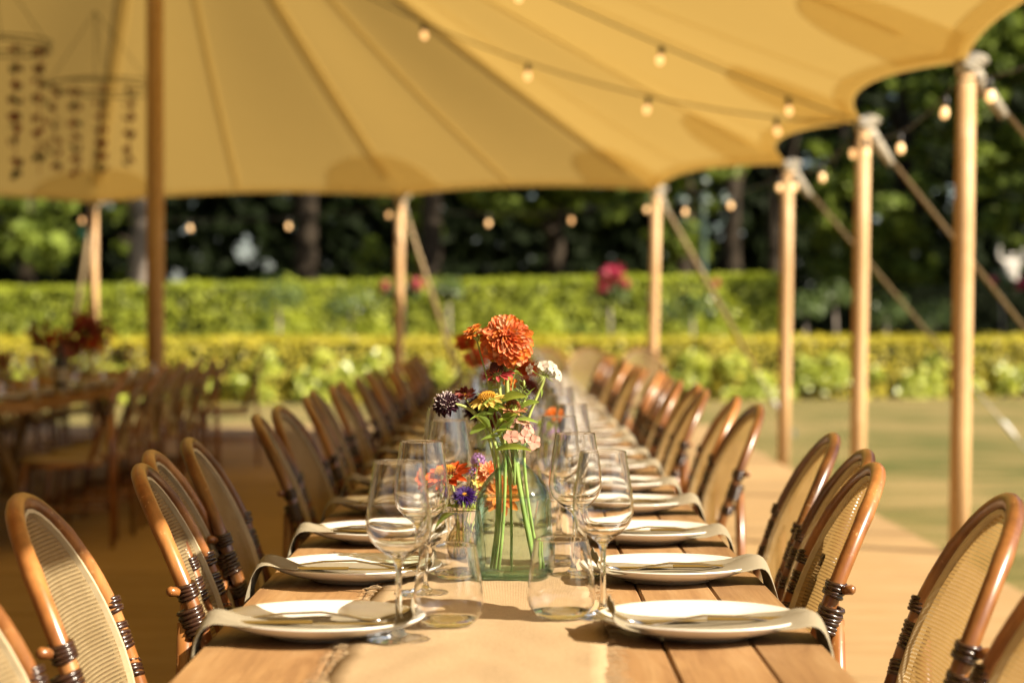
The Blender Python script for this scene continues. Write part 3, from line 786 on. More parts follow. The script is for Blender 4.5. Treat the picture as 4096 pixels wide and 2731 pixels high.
def rings(head, spec, mats, jit=.12, rs=random):
    """spec: (count, radius of base, height, elevation deg, length, mesh kwargs)"""
    for (n, r0, h, el, ln, kw) in spec:
        ph = rs.random() * 6.28
        for i in range(n):
            q = ph + 2 * PI * (i + rs.uniform(-.25, .25)) / n; e = math.radians(el + rs.uniform(-7, 7))
            Mx = Matrix.Rotation(q, 4, 'Z') @ Matrix.Translation((0, r0, h + rs.uniform(-.0006, .0006))) @ Matrix.Rotation(e, 4, 'X') @ Matrix.Rotation(rs.uniform(-jit, jit), 4, 'Y') @ Matrix.Scale(ln * rs.uniform(.9, 1.08), 4)
            link("petal", pm(rs.choice(mats), **kw), head, mtx=Mx)
def flower(name, label, pos, face, base_pts, stem_r, roll=0, group=None, cat="flower"):
    """thing at the stem foot; head part at pos facing face"""
    foot = Vector(base_pts[-1]); t = thing(name, label, cat, tuple(foot), 0, group)
    hp = Vector(pos) - foot
    stem_to(t, [hp] + [Vector(p) - foot for p in base_pts], stem_r)
    return t, hp
def head(t, hp, face, mb, m, roll=0, name="flower_head"):
    o = mb.obj(name, M[m], t); o.matrix_basis = Matrix.Translation(hp) @ frame_to(face) @ Matrix.Rotation(roll, 4, 'Z'); return o
def dots(mb, n, R, H, size, cone=1.0, asp=1.6):
    """florets packed over a dome of radius R and height H"""
    for i in range(n):
        u = (i + .5) / n; q = i * 2.39996; r = R * math.sqrt(u) if cone == 1 else R * u ** .5
        z = H * math.sqrt(max(0, 1 - u)) ; d = Vector((math.cos(q) * r / R, math.sin(q) * r / R, .5 + z / max(H, 1e-6)))
        d.normalize(); p = Vector((math.cos(q) * r, math.sin(q) * r, z))
        mb.tube([p - d * size * .4, p + d * size * asp * .6, p + d * size * asp], [size * .42, size * .5, size * .1], 5)
    return mb
def calyx(t, hp, face, R, H, roll=0):
    b = MB().lathe([(.003, -H), (R * .55, -H * .8), (R, -.0), (R * .9, .002), (.001, .003)], 12)
    o = b.obj("calyx", M['green'], t); o.matrix_basis = Matrix.Translation(hp) @ frame_to(face)
    for i in range(10):
        q = i / 10 * 6.28
        s = link("sepal", slim_me, o, mtx=Matrix.Rotation(q, 4, 'Z') @ Matrix.Translation((0, R * .5, -H * .5)) @ Matrix.Rotation(math.radians(35), 4, 'X') @ Matrix.Scale(H * .9, 4))
VY = 3.17
def P(cx, cy, dy=0): return Vector((cx * .20186e-3 - .2196, VY + dy, 1.1937 - .20186e-3 * cy))       # measured from the bouquet close-up
neck = lambda dx=0, dy=0: Vector((dx, VY + dy, TZ + .195))
def foot(dx, dy): return Vector((dx, VY + dy, TZ + .018))
def short(dx, dy): return Vector((dx * .4, VY + dy * .4, TZ + .150))   # cut stems that end in the bottle's shoulder
BQ = "flowers of the tall bouquet"

# 1 big coral zinnia
c = P(1035, 318); fc = (.10, -1, .52)
t, hp = flower("zinnia", "large coral orange zinnia, topmost flower of the bouquet", c, fc, [c + Vector((0, .014, -.05)), P(1010, 700), neck(-.003, 0), foot(.034, -.012)], .0038, group=BQ)
h = head(t, hp, fc, MB().lathe([(.0005, -.010), (.012, -.008), (.018, .0), (.012, .008), (.001, .011)], 14), 'coral')
o_ = dict(L=1.0, Wd=.42, cup=.25, curl=.10); i_ = dict(L=1.0, Wd=.40, cup=.7, curl=-.25)
od = dict(L=1.0, Wd=.50, cup=.28, curl=.10, tip=.45); idd = dict(L=1.0, Wd=.54, cup=.5, curl=-.3, tip=.45)
rings(h, [(24, .007, -.008, -24, .0345, od), (25, .008, -.004, -12, .0355, od), (25, .008, 0, -2, .0345, od), (25, .008, .004, 8, .032, od), (24, .008, .008, 17, .029, od), (22, .007, .011, 27, .026, idd), (19, .006, .0135, 37, .023, idd), (16, .005, .0155, 48, .020, idd), (12, .004, .017, 59, .017, idd), (9, .0025, .018, 70, .015, idd), (5, .001, .0185, 82, .013, idd)], ['coral', 'coral', 'coral', 'orange', 'peach'])
# 2 small orange zinnia
c = P(782, 262); fc = (-.45, -.35, 1)
t, hp = flower("zinnia", "small orange zinnia on a thin curved stem left of the large coral bloom", c, fc, [c + Vector((.006, 0, -.02)), P(860, 560), P(900, 720), neck(-.006, .006), short(-.02, .012)], .0013, group=BQ)
h = head(t, hp, fc, dots(MB(), 40, .0075, .007, .0022), 'gold')
rings(h, [(13, .003, .001, -8, .0165, o_), (12, .003, .004, 12, .014, o_), (9, .003, .006, 32, .011, i_)], ['orange', 'peach', 'orange']); calyx(t, hp - Vector((-.45, -.35, 1)).normalized() * .001, fc, .007, .012)
# 3 raspberry cone flower
c = P(958, 585); fc = (-.12, -.25, 1)
t, hp = flower("zinnia", "raspberry zinnia with tall dark cone under the coral bloom", c, fc, [c + Vector((.003, 0, -.03)), P(985, 760), neck(-.001, -.004), foot(-.024, -.026)], .0026, group=BQ)
h = head(t, hp, fc, dots(MB(), 110, .0095, .021, .0026), 'cone')
gb = dots(MB(), 22, .006, .003, .002); g_ = gb.obj("stamens", M['gold'], h); g_.location = (-.001, 0, .021)
for q, e, l in ((-95, -4, .022), (-75, 3, .023), (-115, -12, .019), (-50, 8, .020), (95, -5, .014), (150, -20, .013), (-150, -25, .014), (60, 5, .012), (20, 10, .016)):
    link("petal", pm('pinkred', L=1.0, Wd=.5, cup=.2, curl=-.1), h, mtx=Matrix.Rotation(math.radians(q), 4, 'Z') @ Matrix.Translation((0, .007, 0)) @ Matrix.Rotation(math.radians(e), 4, 'X') @ Matrix.Scale(l, 4))
calyx(t, hp, fc, .0075, .013)
# 4/10 phlox clusters
def phlox(label, center, pts, key, base, size, r=.0016):
    t, hp = flower("phlox", label, center, (0, 0, 1), base, r, group=BQ)
    hd = MB(); foot_ = Vector(base[-1])
    for (p, f) in pts: hd.tube(bez([hp, hp.lerp(p - foot_, .5) + Vector((0, 0, -.004)), p - foot_ - Vector(f).normalized() * .002], 6), [.0009] * 7, 5)
    hd.obj("flower_stalks", M['green'], t)
    for (p, f) in pts:
        fl = MB().tube([(0, 0, -.009), (0, 0, 0)], [.0009, .0014], 6).obj("floret", M[key], t)
        fl.matrix_basis = Matrix.Translation(p - foot_) @ frame_to(f) @ Matrix.Rotation(random.random() * 6, 4, 'Z')
        for i in range(5):
            link("petal", pm(key, L=1.0, Wd=.95, cup=.1, curl=-.08, tip=.55), fl, mtx=Matrix.Rotation(2 * PI * i / 5, 4, 'Z') @ Matrix.Translation((0, .0008, 0)) @ Matrix.Rotation(math.radians(random.uniform(-6, 16)), 4, 'X') @ Matrix.Scale(size * random.uniform(.9, 1.1), 4))
        link("eye", MB().ball((0, 0, .0006), .0011, n=6, m=4).mesh("eye", M['pinkred']), fl)
    sp_ = MB()
    for i in range(26):
        d = Vector((random.uniform(-1, 1), random.uniform(-.8, .6), random.uniform(-.5, .9))).normalized()
        sp_.tube([hp + d * .003, hp + d * random.uniform(.008, .016) + Vector((0, 0, -.003))], [.0008, .0002], 4)
    tag(sp_.obj("calyx_spikes", M['green'], t), kind='stuff')
    return t, hp
pw = [(P(1215, 545), (-.9, -.6, .3)), (P(1320, 515), (-.1, -1, .7)), (P(1375, 510, .01), (.2, -.6, 1)), (P(1400, 540), (.5, -.9, .4)), (P(1445, 590), (.9, -.7, .2)), (P(1290, 500, .012), (-.2, .2, 1)), (P(1425, 560, .012), (.9, .1, .5))]
ph1, hq = phlox("cream white phlox cluster on the long stem leaning right", P(1335, 600), pw, 'white', [P(1300, 720), P(1215, 870), P(1130, 1010), neck(.006, -.002), foot(.042, -.006)], .0092, .0024)
leaf(ph1, P(1305, 690) - foot(.042, -.006), (.2, -.3, -1), .014, slim_me); leaf(ph1, P(1240, 815) - foot(.042, -.006), (-1, -.2, .2), .014, slim_me); leaf(ph1, P(1240, 815) - foot(.042, -.006), (.6, -.8, .1), .010, slim_me)
pb = [(P(1070, 1068, -.025), (.05, -1, .25)), (P(1175, 1070, -.02), (.35, -1, .2)), (P(1250, 1112, -.016), (.5, -1, -.1)), (P(1155, 958, -.012), (.2, -.5, 1)), (P(1062, 965, -.01), (-.5, -.6, .8)), (P(1205, 1010, -.01), (.8, -.5, .3))]
phlox("blush pink phlox cluster just above the bottle mouth", P(1120, 1065, -.006), pb, 'blush', [P(1080, 1120, -.004), neck(.002, -.006), short(.004, -.03)], .0115)
# 5 scabiosa
c = P(556, 822, -.01); fc = (-.35, -.75, .55)
t, hp = flower("scabiosa", "near black scabiosa with white stamens at the left of the bouquet", c, fc, [P(640, 812), P(780, 800), P(880, 960), neck(-.006, .001), foot(-.036, -.010)], .0024, group=BQ)
h = head(t, hp, fc, dots(MB(), 80, .017, .013, .0042, asp=1.1), 'black')
st = MB()
for i in range(60):
    q = random.random() * 6.28; u = random.random() ** .5; d = Vector((math.cos(q) * u, math.sin(q) * u, 1.05 - .6 * u)).normalized(); p = Vector((math.cos(q) * u * .016, math.sin(q) * u * .016, .013 * math.sqrt(1 - u * u * .98) + .002))
    st.tube([p, p + d * random.uniform(.004, .007)], [.00035, .0006], 4)
st.obj("stamens", M['stamen'], h)
rings(h, [(14, .010, .001, -12, .0135, dict(L=1, Wd=.7, cup=.5, curl=-.2)), (12, .009, .005, 14, .012, dict(L=1, Wd=.7, cup=.5, curl=-.2))], ['black'], .3)
# 6 dusty zinnia
c = P(700, 772, .012); fc = (-.1, -.45, .9)
t, hp = flower("zinnia", "dusty red half closed zinnia behind the black scabiosa", c, fc, [P(740, 840, .01), P(880, 990, .005), neck(-.004, .006), short(-.012, .02)], .0014, group=BQ)
h = head(t, hp, fc, dots(MB(), 26, .006, .006, .0018), 'gold'); rings(h, [(12, .003, 0, 18, .019, o_), (10, .003, .003, 38, .016, i_)], ['dusty', 'dusty', 'maroon']); h.location.x -= 0
# 7 yellow zinnia
c = P(878, 775, -.008); fc = (-.25, -.35, 1)
t, hp = flower("zinnia", "yellow zinnia with drooping petals beside the black scabiosa", c, fc, [P(895, 880), P(940, 1020), neck(-.003, -.003), short(-.01, .006)], .0016, group=BQ)
h = head(t, hp, fc, dots(MB(), 95, .0135, .0085, .0024), 'gold'); rings(h, [(15, .009, .0, -16, .022, o_), (9, .008, -.001, -30, .018, o_)], ['yellow']); calyx(t, hp, fc, .008, .010)
# 8 small orange flower
c = P(1050, 655, .02); fc = (.5, -.9, .2)
t, hp = flower("cosmos", "small bright orange flower half hidden behind the middle stems", c, fc, [P(1030, 740, .02), P(1000, 1000, .01), neck(.001, .006), short(.006, .02)], .0012, group=BQ)
h = head(t, hp, fc, dots(MB(), 16, .003, .003, .0012), 'gold'); rings(h, [(8, .0015, 0, 12, .0125, dict(L=1, Wd=.65, cup=.2, curl=.05))], ['orange', 'yellow'])
# 9 peach zinnia
c = P(1080, 858, -.006); fc = (.12, -.22, 1)
t, hp = flower("zinnia", "peach zinnia with brown cone in the middle of the bouquet", c, fc, [P(1075, 930), P(1050, 1050), neck(.003, .002), foot(.032, .012)], .0027, group=BQ)
h = head(t, hp, fc, dots(MB(), 70, .0105, .013, .0022), 'browncone'); rings(h, [(15, .008, .0, 6, .016, o_), (10, .007, -.002, -6, .015, o_)], ['peach']); calyx(t, hp, fc, .0105, .012)
# greenery
def sprig(label, pts, r, leaves):
    t = thing("leaf_sprig", label, "greenery", tuple(pts[-1]), 0, BQ); f = Vector(pts[-1])
    stem_to(t, [Vector(p) - f for p in pts], r)
    for (p, d, s, me) in leaves: leaf(t, Vector(p) - f, d, s * (1.35 if s > .014 else 1), me, random.uniform(-.9, .9))
    return t
sprig("broad pale green leaves on the upright middle stem", [P(975, 640), P(985, 800), P(1000, 1000), neck(.0, -.008), foot(-.004, .03)], .0022,
      [(P(1000, 795, -.01), (1, -.35, .42), .032, leaf_me), (P(990, 800, -.01), (-1, -.3, -.12), .030, leaf_me), (P(1000, 690, 0), (-.9, .2, .1), .018, slim_me)])
sprig("bright green leaf hanging over the bottle lip", [P(990, 1060, -.016), P(985, 1150, -.01), neck(-.002, -.01), short(.0, .0)], .0013,
      [(P(950, 1180, -.02), (1, -.25, .30), .043, slim_me), (P(985, 1060, -.018), (.55, -.3, 1), .024, leaf_me), (P(985, 1070, -.018), (-1, -.3, .1), .022, slim_me)])
sprig("cluster of mid green leaves low on the left of the bouquet", [P(820, 830), P(880, 950), P(930, 1090), neck(-.008, -.004), foot(-.030, -.016)], .003,
      [(P(890, 1010, -.012), (-.5, -.4, .8), .024, leaf_me), (P(880, 985, -.008), (-.9, -.3, -.3), .022, leaf_me), (P(930, 900, -.01), (-1, -.3, .1), .030, slim_me), (P(925, 880, .0), (.6, -.4, .3), .020, leaf_me), (P(930, 870, .01), (-.3, .3, 1), .022, leaf_me), (P(950, 1010, -.01), (.4, -.6, .8), .024, slim_me), (P(925, 1050, -.014), (.7, -.5, .5), .026, slim_me), (P(915, 940, 0), (.2, -.2, 1), .03, leaf_me)])
sprig("pale curled bud sprig right of the raspberry zinnia", [P(1105, 520), P(1085, 620), P(1030, 800), neck(.001, .004), short(.01, .03)], .0011,
      [(P(1105 + random.uniform(-25, 25), 545 + random.uniform(-40, 45), random.uniform(-.004, .004)), (random.uniform(-1, 1), random.uniform(-1, .2), random.uniform(-.3, 1)), random.uniform(.006, .012), slim_me) for _ in range(14)])
sprig("loose leafy shoots on the right of the bouquet", [P(1180, 790), P(1120, 930), P(1060, 1050), neck(.004, .0), foot(.036, .004)], .0022,
      [(P(1150, 850, -.004), (.8, -.4, .5), .022, leaf_me), (P(1110, 940, -.01), (.9, -.3, .1), .024, slim_me), (P(1120, 900), (-.4, -.5, .6), .02, leaf_me), (P(1060, 1010, -.014), (.2, -.5, .9), .024, leaf_me), (P(1175, 800), (.3, -.2, 1), .02, slim_me), (P(1160, 830), (-.8, -.2, .5), .018, slim_me), (P(1085, 980, -.01), (-.6, -.5, .5), .022, leaf_me)])
sprig("soft green leaves filling the middle of the bouquet", [P(1010, 760, .008), P(1000, 900, .006), neck(.002, .004), short(.0, .01)], .0014,
      [(P(1010, 780, .004), (.9, -.5, .3), .024, leaf_me), (P(1000, 820, .0), (-.8, -.6, .2), .022, leaf_me), (P(1010, 870, -.004), (.5, -.7, .5), .02, slim_me), (P(995, 900, -.006), (-.6, -.5, .7), .024, leaf_me), (P(1005, 950, -.01), (.7, -.5, .6), .022, leaf_me), (P(960, 870, -.006), (-.4, -.6, .8), .02, leaf_me), (P(1030, 900, .0), (.9, -.1, .2), .022, slim_me)])
fs = thing("fern_sprig", "feathery green sprigs with a single bud at the right of the bouquet", "greenery", tuple(short(.01, .01)), 0, BQ); f0 = short(.01, .01)
fm = MB(); fl_ = MB()
for a, b_ in (((1168, 640), (1110, 860)), ((1215, 715), (1130, 840)), ((1120, 700), (1140, 850)), ((1190, 860), (1090, 960)), ((820, 740), (860, 900)), ((905, 640), (880, 730)), ((1000, 480), (1010, 560)), ((830, 860), (880, 960))):
    A = P(*a) - f0; B_ = P(*b_) - f0; fm.tube(bez([A, A.lerp(B_, .5) + Vector((.002, 0, .002)), B_], 8), [.0005] * 9, 5)
    for i in range(12):
        p = A.lerp(B_, i / 12 + .04); s = 1 if i % 2 else -1; d = Vector((s * .8, random.uniform(-.5, .5), .5)); ln = random.uniform(.003, .0065)
        fl_.tube([p, p + d * ln, p + d * ln * 1.6 + Vector((0, 0, ln * .3))], [.0007, .0007, .0002], 4)
fm.tube(bez([P(1130, 860) - f0, P(1060, 1020) - f0, neck(.004, .004) - f0, Vector((0, 0, 0))], 12), .0009, 6)
fm.obj("stem", M['green'], fs); tag(fl_.obj("leaflets", M['leaf'], fs), kind='stuff')
MB().ball(P(1168, 655) - f0, .0022, .0022, .0055, 8, 6).obj("bud", M['green'], fs)

# tall aqua bottle
def sq(n_of): return lambda q, z: 1 / ((abs(math.cos(q + .2)) ** n_of(z) + abs(math.sin(q + .2)) ** n_of(z)) ** (1 / n_of(z)))
nz = lambda z: 2 + 1.9 * max(0, min(1, (.172 - z) / .05))
prof = [(.046, .0), (.0535, .003), (.0565, .010), (.0562, .04), (.0545, .08), (.0525, .115), (.0505, .130), (.0462, .145), (.0385, .159), (.0285, .170), (.0205, .178), (.0172, .187), (.0168, .195), (.0195, .202), (.0242, .2075), (.0262, .2105)]
prof = [(a * (1.07 if z < .15 else 1.0 + .07 * max(0, (.18 - z) / .03)), z) for a, z in prof]
vz = thing("glass_bottle_vase", "aqua tinted recycled glass bottle of water holding the tall bouquet", "vase", (0, VY, TZ + .004))
inn = [(r - .0028, z + .001) for r, z in reversed(prof[1:])]
wl_ = MB().lathe(prof + [(.0262, .2125), (.0240, .2118)] + inn + [(.048, .009)], 64, sq(nz))
# hand-blown irregularity
wl_.v = [(x * (1 + .012 * math.sin(z * 90 + x * 60)), y * (1 + .012 * math.sin(z * 70 + y * 50 + 1)), z) for x, y, z in wl_.v]
wl_.obj("wall", M['vasewall'], vz)
MB().lathe([(.001, .001), (.045, .001), (.053, .004), (.0525, .008), (.04, .011), (.02, .0125), (.001, .0128)], 48, sq(lambda z: 3.9)).obj("base", M['vasebase'], vz)
MB().ring((0, 0, .2115), (0, 0, 1), .0252, .0017, 48, 8).obj("lip", M['vasebase'], vz)
wt = link("water", MB().lathe([(a * 1.07, z) for a, z in [(.001, .0135), (.03, .0130), (.0505, .0140), (.0532, .02), (.0528, .04), (.0513, .08), (.0495, .115), (.0483, .1275), (.0483, .128), (.03, .1276), (.001, .1276)]], 64, sq(nz)).mesh("water", M['water']), None, (0, VY, TZ + .004))
tag(wt, "clear water filling the aqua bottle to its shoulder", "water")
bb = MB()
for i in range(70):
    q = random.random() * 6.28; z = random.uniform(.03, .165); r = .046 if z < .12 else .046 * (1 - ((z - .12) / .06) ** 1.6)
    bb.ball((math.cos(q) * r, math.sin(q) * r, z), random.uniform(.0004, .001), n=6, m=4)
tag(bb.obj("glass_bubbles", M['vasebase'], vz), kind='stuff')

# bud vase and its flowers
BX, BY = -.088, 3.40
bv = thing("bud_vase", "small smoky round bud vase left of the aqua bottle", "vase", (BX, BY, TZ + .004))
bp = [(.012, 0), (.021, .003), (.027, .012), (.0288, .022), (.0275, .034), (.0225, .046), (.0155, .056), (.0112, .064), (.0108, .072), (.0128, .079), (.0150, .083)]
MB().lathe([(.001, .0005)] + bp + [(.0145, .0838)] + [(r - .0018, z + .0008) for r, z in reversed(bp[1:])] + [(.001, .005)], 40).obj("wall", M['amberwall'], bv)
bwat = link("water", MB().lathe([(.001, .006), (.019, .006), (.0252, .013), (.0268, .022), (.0256, .034), (.0232, .040), (.001, .0398)], 32).mesh("water", M['water']), None, (BX, BY, TZ + .004))
tag(bwat, "water in the small smoky bud vase", "water")
BG = "flowers of the small bud vase"
def Q(cx, cy, dy=0): return Vector((((1600 + cx * .4464) / 1.7415 - 1180) * .7435e-3, BY + dy, EYE - ((1700 + cy * .4464) / 1.7415 - 738) * .7435e-3))
bn = lambda dx=0, dy=0: Vector((BX + dx, BY + dy, TZ + .078)); bf = lambda dx, dy: Vector((BX + dx, BY + dy, TZ + .012))
c = Q(430, 470); fc = (-.25, -.35, 1)
t, hp = flower("zinnia", "wide red orange zinnia with brown and gold centre left of the bottle", c, fc, [Q(500, 560), bn(-.003), bf(-.012, 0)], .0018, group=BG)
h = head(t, hp, fc, dots(MB(), 90, .0155, .015, .0028), 'browncone'); dots(MB(), 60, .0145, .007, .0026).obj("stamens", M['gold'], h).location = (0, 0, .011)
rings(h, [(15, .010, .0, 14, .032, dict(L=1, Wd=.5, cup=.25, curl=.05)), (8, .009, -.002, -4, .030, dict(L=1, Wd=.5, cup=.25, curl=-.05))], ['redorange', 'orange', 'redorange']); calyx(t, hp, fc, .010, .012)
c = Q(580, 625, -.01); fc = (0, -.6, 1)
t, hp = flower("aster", "deep violet aster with yellow eye beside the bottle", c, fc, [Q(580, 760), bn(.001, -.003), bf(.004, -.006)], .0018, group=BG)
h = head(t, hp, fc, dots(MB(), 50, .0048, .0025, .0014), 'gold')
rings(h, [(30, .004, -.001, -6, .0205, dict(L=1, Wd=.16, cup=.4, curl=-.12)), (28, .004, .001, 10, .019, dict(L=1, Wd=.16, cup=.4, curl=-.12)), (24, .004, .002, 26, .016, dict(L=1, Wd=.16, cup=.4, curl=-.12)), (18, .004, .003, 45, .012, dict(L=1, Wd=.18, cup=.4, curl=-.1)), (20, .004, -.003, -30, .018, dict(L=1, Wd=.16, cup=.4, curl=-.2))], ['purple'], .3)
for q in ((-.02, -.01), (.018, -.012), (.0, -.02), (-.012, .01)): leaf(t, hp + Vector((q[0] * .2, q[1] * .2, -.006)), (q[0] * 60, q[1] * 60, -.5), .022, slim_me)
def verbena(label, c, R, base, n=46, key='lilac'):
    t = thing("verbena", label, "flower", tuple(base[-1]), 0, BG); f = Vector(base[-1]); stem_to(t, [Vector(c) - f] + [Vector(p) - f for p in base], .0011)
    hd = MB().ball((0, 0, 0), R * .34, n=8, m=5).obj("flower_head", M['green'], t); hd.location = Vector(c) - f
    fm_ = MB()
    for i in range(n):
        u = i / n * 1.5 - .5; q = i * 2.4; d = Vector((math.cos(q) * math.sqrt(max(0, 1 - u * u)), math.sin(q) * math.sqrt(max(0, 1 - u * u)), u))
        for k in range(5):
            a = d.orthogonal().normalized(); a = Matrix.Rotation(k * 1.2566, 3, d) @ a; b = d.cross(a); p = d * R * (.86 + .3 * ((i * 7919) % 10) / 10)
            fm_.add([p, p + a * R * .15 + b * R * .075, p + a * R * .21 + d * R * .04, p + a * R * .15 - b * R * .075], [(0, 1, 2), (0, 2, 3)])
        fm_.tube([d * R * .4, d * R], [.0005, .0007], 4)
    tag(fm_.obj("florets", M[key], hd), kind='stuff')
    return t
verbena("lilac verbena head highest in the small bud vase", Q(700, 315), .0125, [Q(690, 480), bn(.004, .002), bf(.010, .004)])
verbena("small fading lilac verbena below the highest verbena", Q(640, 425, .01), .010, [Q(650, 520, .01), bn(.002, .004), bf(.008, .010)], 34)
verbena("pale lilac verbena low behind the left wine glass", Q(370, 590, .01), .011, [Q(450, 680, .01), bn(-.005, .003), bf(-.01, .010)], 34)
c = Q(785, 435, .015); fc = (.2, -.8, .6)
t, hp = flower("zinnia", "coral zinnia showing through the shoulder of the bottle", c, fc, [Q(740, 560, .012), bn(.005, .004), bf(.014, .006)], .0015, group=BG)
h = head(t, hp, fc, dots(MB(), 26, .005, .005, .0018), 'gold'); rings(h, [(14, .003, 0, 4, .021, o_), (12, .003, .003, 24, .017, o_), (8, .002, .005, 48, .012, i_)], ['coral', 'peach'])
c = Q(890, 640, .02); fc = (.1, -.9, .4)
t, hp = flower("zinnia", "large orange zinnia seen through the aqua bottle glass", c, fc, [Q(850, 740, .02), bn(.006, .002), bf(.016, .0)], .0015, group=BG)
h = head(t, hp, fc, dots(MB(), 40, .007, .006, .002), 'gold'); rings(h, [(14, .004, 0, 4, .034, o_), (12, .004, .004, 24, .028, o_)], ['coral', 'orange'])
c = Q(705, 520, 0); fc = (0, -.7, .7)
t, hp = flower("cosmos", "tiny yellow orange bloom between the aster and the bottle", c, fc, [Q(690, 640), bn(.003, -.001), bf(.004, .004)], .001, group=BG)
h = head(t, hp, fc, dots(MB(), 14, .003, .002, .0012), 'gold'); rings(h, [(8, .0015, 0, 14, .012, dict(L=1, Wd=.65, cup=.2, curl=.05))], ['yellow', 'orange'])
t = thing("leaf_sprig", "dark green leaves spreading from the small bud vase", "greenery", tuple(bf(-.004, 0)), 0, BG); f = bf(-.004, 0)
stem_to(t, [Q(480, 780) - f, bn(-.004) - f, Vector((0, 0, 0))], .0015)
for p, d, s in ((Q(520, 790), (-1, -.3, -.25), .055), (Q(520, 750), (-.6, -.6, .4), .03), (Q(620, 770), (.6, -.5, .3), .03), (Q(560, 720), (-.3, -.7, .5), .03), (Q(600, 720), (.4, .2, .7), .028)): leaf(t, p - f, d, s, leaf_me)

# centrepieces farther down the table
def simple_vase(x, y, h, r, m, label):
    t = thing("bottle_vase", label, "vase", (x, y, TZ + .004), 0, "vases along the runner")
    pr = [(r * .8, 0), (r, .006), (r, h * .45), (r * .8, h * .6), (r * .42, h * .74), (r * .38, h * .93), (r * .5, h)]
    MB().lathe([(.001, .0005)] + pr + [(a - .0015, z) for a, z in reversed(pr)] + [(.001, .005)], 28).obj("wall", m, t); return t
def posy(x, y, items, tag_):
    for (kind, key, dx, dy, z, R, lab) in items:
        c = Vector((x + dx, y + dy, z)); base = [c + Vector((-dx * .3, 0, -.05)), Vector((x, y, TZ + .17)), Vector((x + dx * .1, y, TZ + .02))]
        if kind == 'v': verbena(lab, c, R, base, 34, key); continue
        if kind == 'g':
            t = thing("leaf_sprig", lab, "greenery", tuple(base[-1])); f = base[-1]; stem_to(t, [c - f] + [b - f for b in base], .002)
            for i in range(9): p = (c - f).lerp(Vector((x, y, TZ + .17)) - f, i / 9); leaf(t, p, (random.uniform(-1, 1), random.uniform(-1, .6), random.uniform(-.1, .8)), R, random.choice((leaf_me, slim_me)))
            continue
        fc = (dx * 4, -.7, .7)
        t, hp = flower("zinnia", lab, c, fc, base, .0018, group="flowers farther along the runner")
        h = head(t, hp, fc, dots(MB(), 26, R * .28, R * .22, R * .08), 'gold' if key != 'black' else 'black')
        rings(h, [(14, R * .12, 0, 4, R, o_), (12, R * .12, R * .1, 24, R * .85, o_), (9, R * .1, R * .18, 48, R * .6, i_)], [key])
simple_vase(-.075, 4.35, .13, .032, M['amberwall'], "low smoky bottle behind the wine glasses holding near black flowers")
posy(-.075, 4.35, [('f', 'black', -.005, 0, .965, .034, "near black dahlia behind the left wine glasses"), ('v', 'lilac', .012, .02, .995, .016, "dull lilac verbena above the near black dahlia"), ('f', 'maroon', .03, .01, .94, .024, "maroon flower beside the near black dahlia"), ('g', 'leaf', .02, .02, .93, .035, "leafy stems among the near black flowers")], "a")
simple_vase(.06, 4.75, .12, .028, M['amberwall'], "narrow brown bottle behind the aqua bottle with lilac flowers")
posy(.06, 4.75, [('v', 'lilac', -.02, 0, .91, .018, "left lilac verbena right of the aqua bottle"), ('v', 'lilac', .025, .01, .89, .018, "right lilac verbena right of the aqua bottle"), ('f', 'orange', .035, .02, .935, .02, "blurred orange zinnia beside the lilac verbenas"), ('g', 'leaf', .0, .02, .9, .03, "leafy stems among the lilac verbenas")], "b")
simple_vase(-.06, 5.4, .2, .045, M['vasewall'], "second tall bottle hidden behind the bouquet holding red flowers")
posy(-.06, 5.4, [('f', 'redorange', -.065, 0, 1.10, .034, "blurred red zinnia, upper left behind the bouquet"), ('f', 'coral', -.04, .02, 1.055, .036, "blurred coral zinnia, below the blurred red one"), ('f', 'pinkred', .0, .01, 1.01, .03, "blurred raspberry zinnia behind the middle of the bouquet"), ('f', 'redorange', .085, .02, 1.03, .038, "blurred rust red zinnia right behind the coral bloom"), ('f', 'maroon', .10, .0, .98, .03, "blurred maroon zinnia behind the peach zinnia"),
                 ('g', 'leaf', .09, .03, 1.14, .05, "tall dark leafy stem behind the coral bloom"), ('g', 'leaf', .02, .03, 1.03, .05, "leafy stems behind the bouquet")], "c")
for k, (y, x) in enumerate([(6.6, .01), (8.0, -.05), (9.8, .0), (11.6, -.04)]):
    w_ = ["third", "fourth", "fifth", "farthest"][k]
    simple_vase(x, y, .17, .04, M['vasewall'], f"{w_} tall bottle along the runner, far behind the bouquet")
    posy(x, y, [('f', random.choice(['redorange', 'coral', 'peach']), -.05, 0, 1.02, .034, f"left blurred flower in the {w_} bottle of the runner"), ('f', random.choice(['yellow', 'maroon', 'orange']), .04, .01, 1.0, .032, f"right blurred flower in the {w_} bottle of the runner"),
                ('g', 'leaf', .0, .02, 1.02, .045, f"leaves in the {w_} bottle of the runner")], str(k))

# ------------------------------------------------------------------ second table on the left
t2 = thing("long_table", "shaded long table with pale edge at the left, laid with bottles and glasses", "table", (-3.0, 9.7, 0))
o = MB(); nseg = 12
outl = [(.55, 0.35)] + [(.55, 7.2), (-.55, 7.2), (-.55, .35)] + [(-.55 * math.cos(PI * i / nseg), .35 - .35 * math.sin(PI * i / nseg)) for i in range(1, nseg)]
nn = len(outl); o.v = [(x, y, TZ - .05) for x, y in outl] + [(x, y, TZ) for x, y in outl]
o.f = [tuple(range(nn - 1, -1, -1)), tuple(range(nn, 2 * nn))] + [(i, (i + 1) % nn, nn + (i + 1) % nn, nn + i) for i in range(nn)]
o.obj("tabletop", M['dulltable'], t2, False)
for y in (.9, 3.6, 6.4):
    for s in (-1, 1): MB().tube([(s * .42, y, .0), (s * .2, y, TZ - .05)], .035, 8).obj("leg", M['deck'], t2)
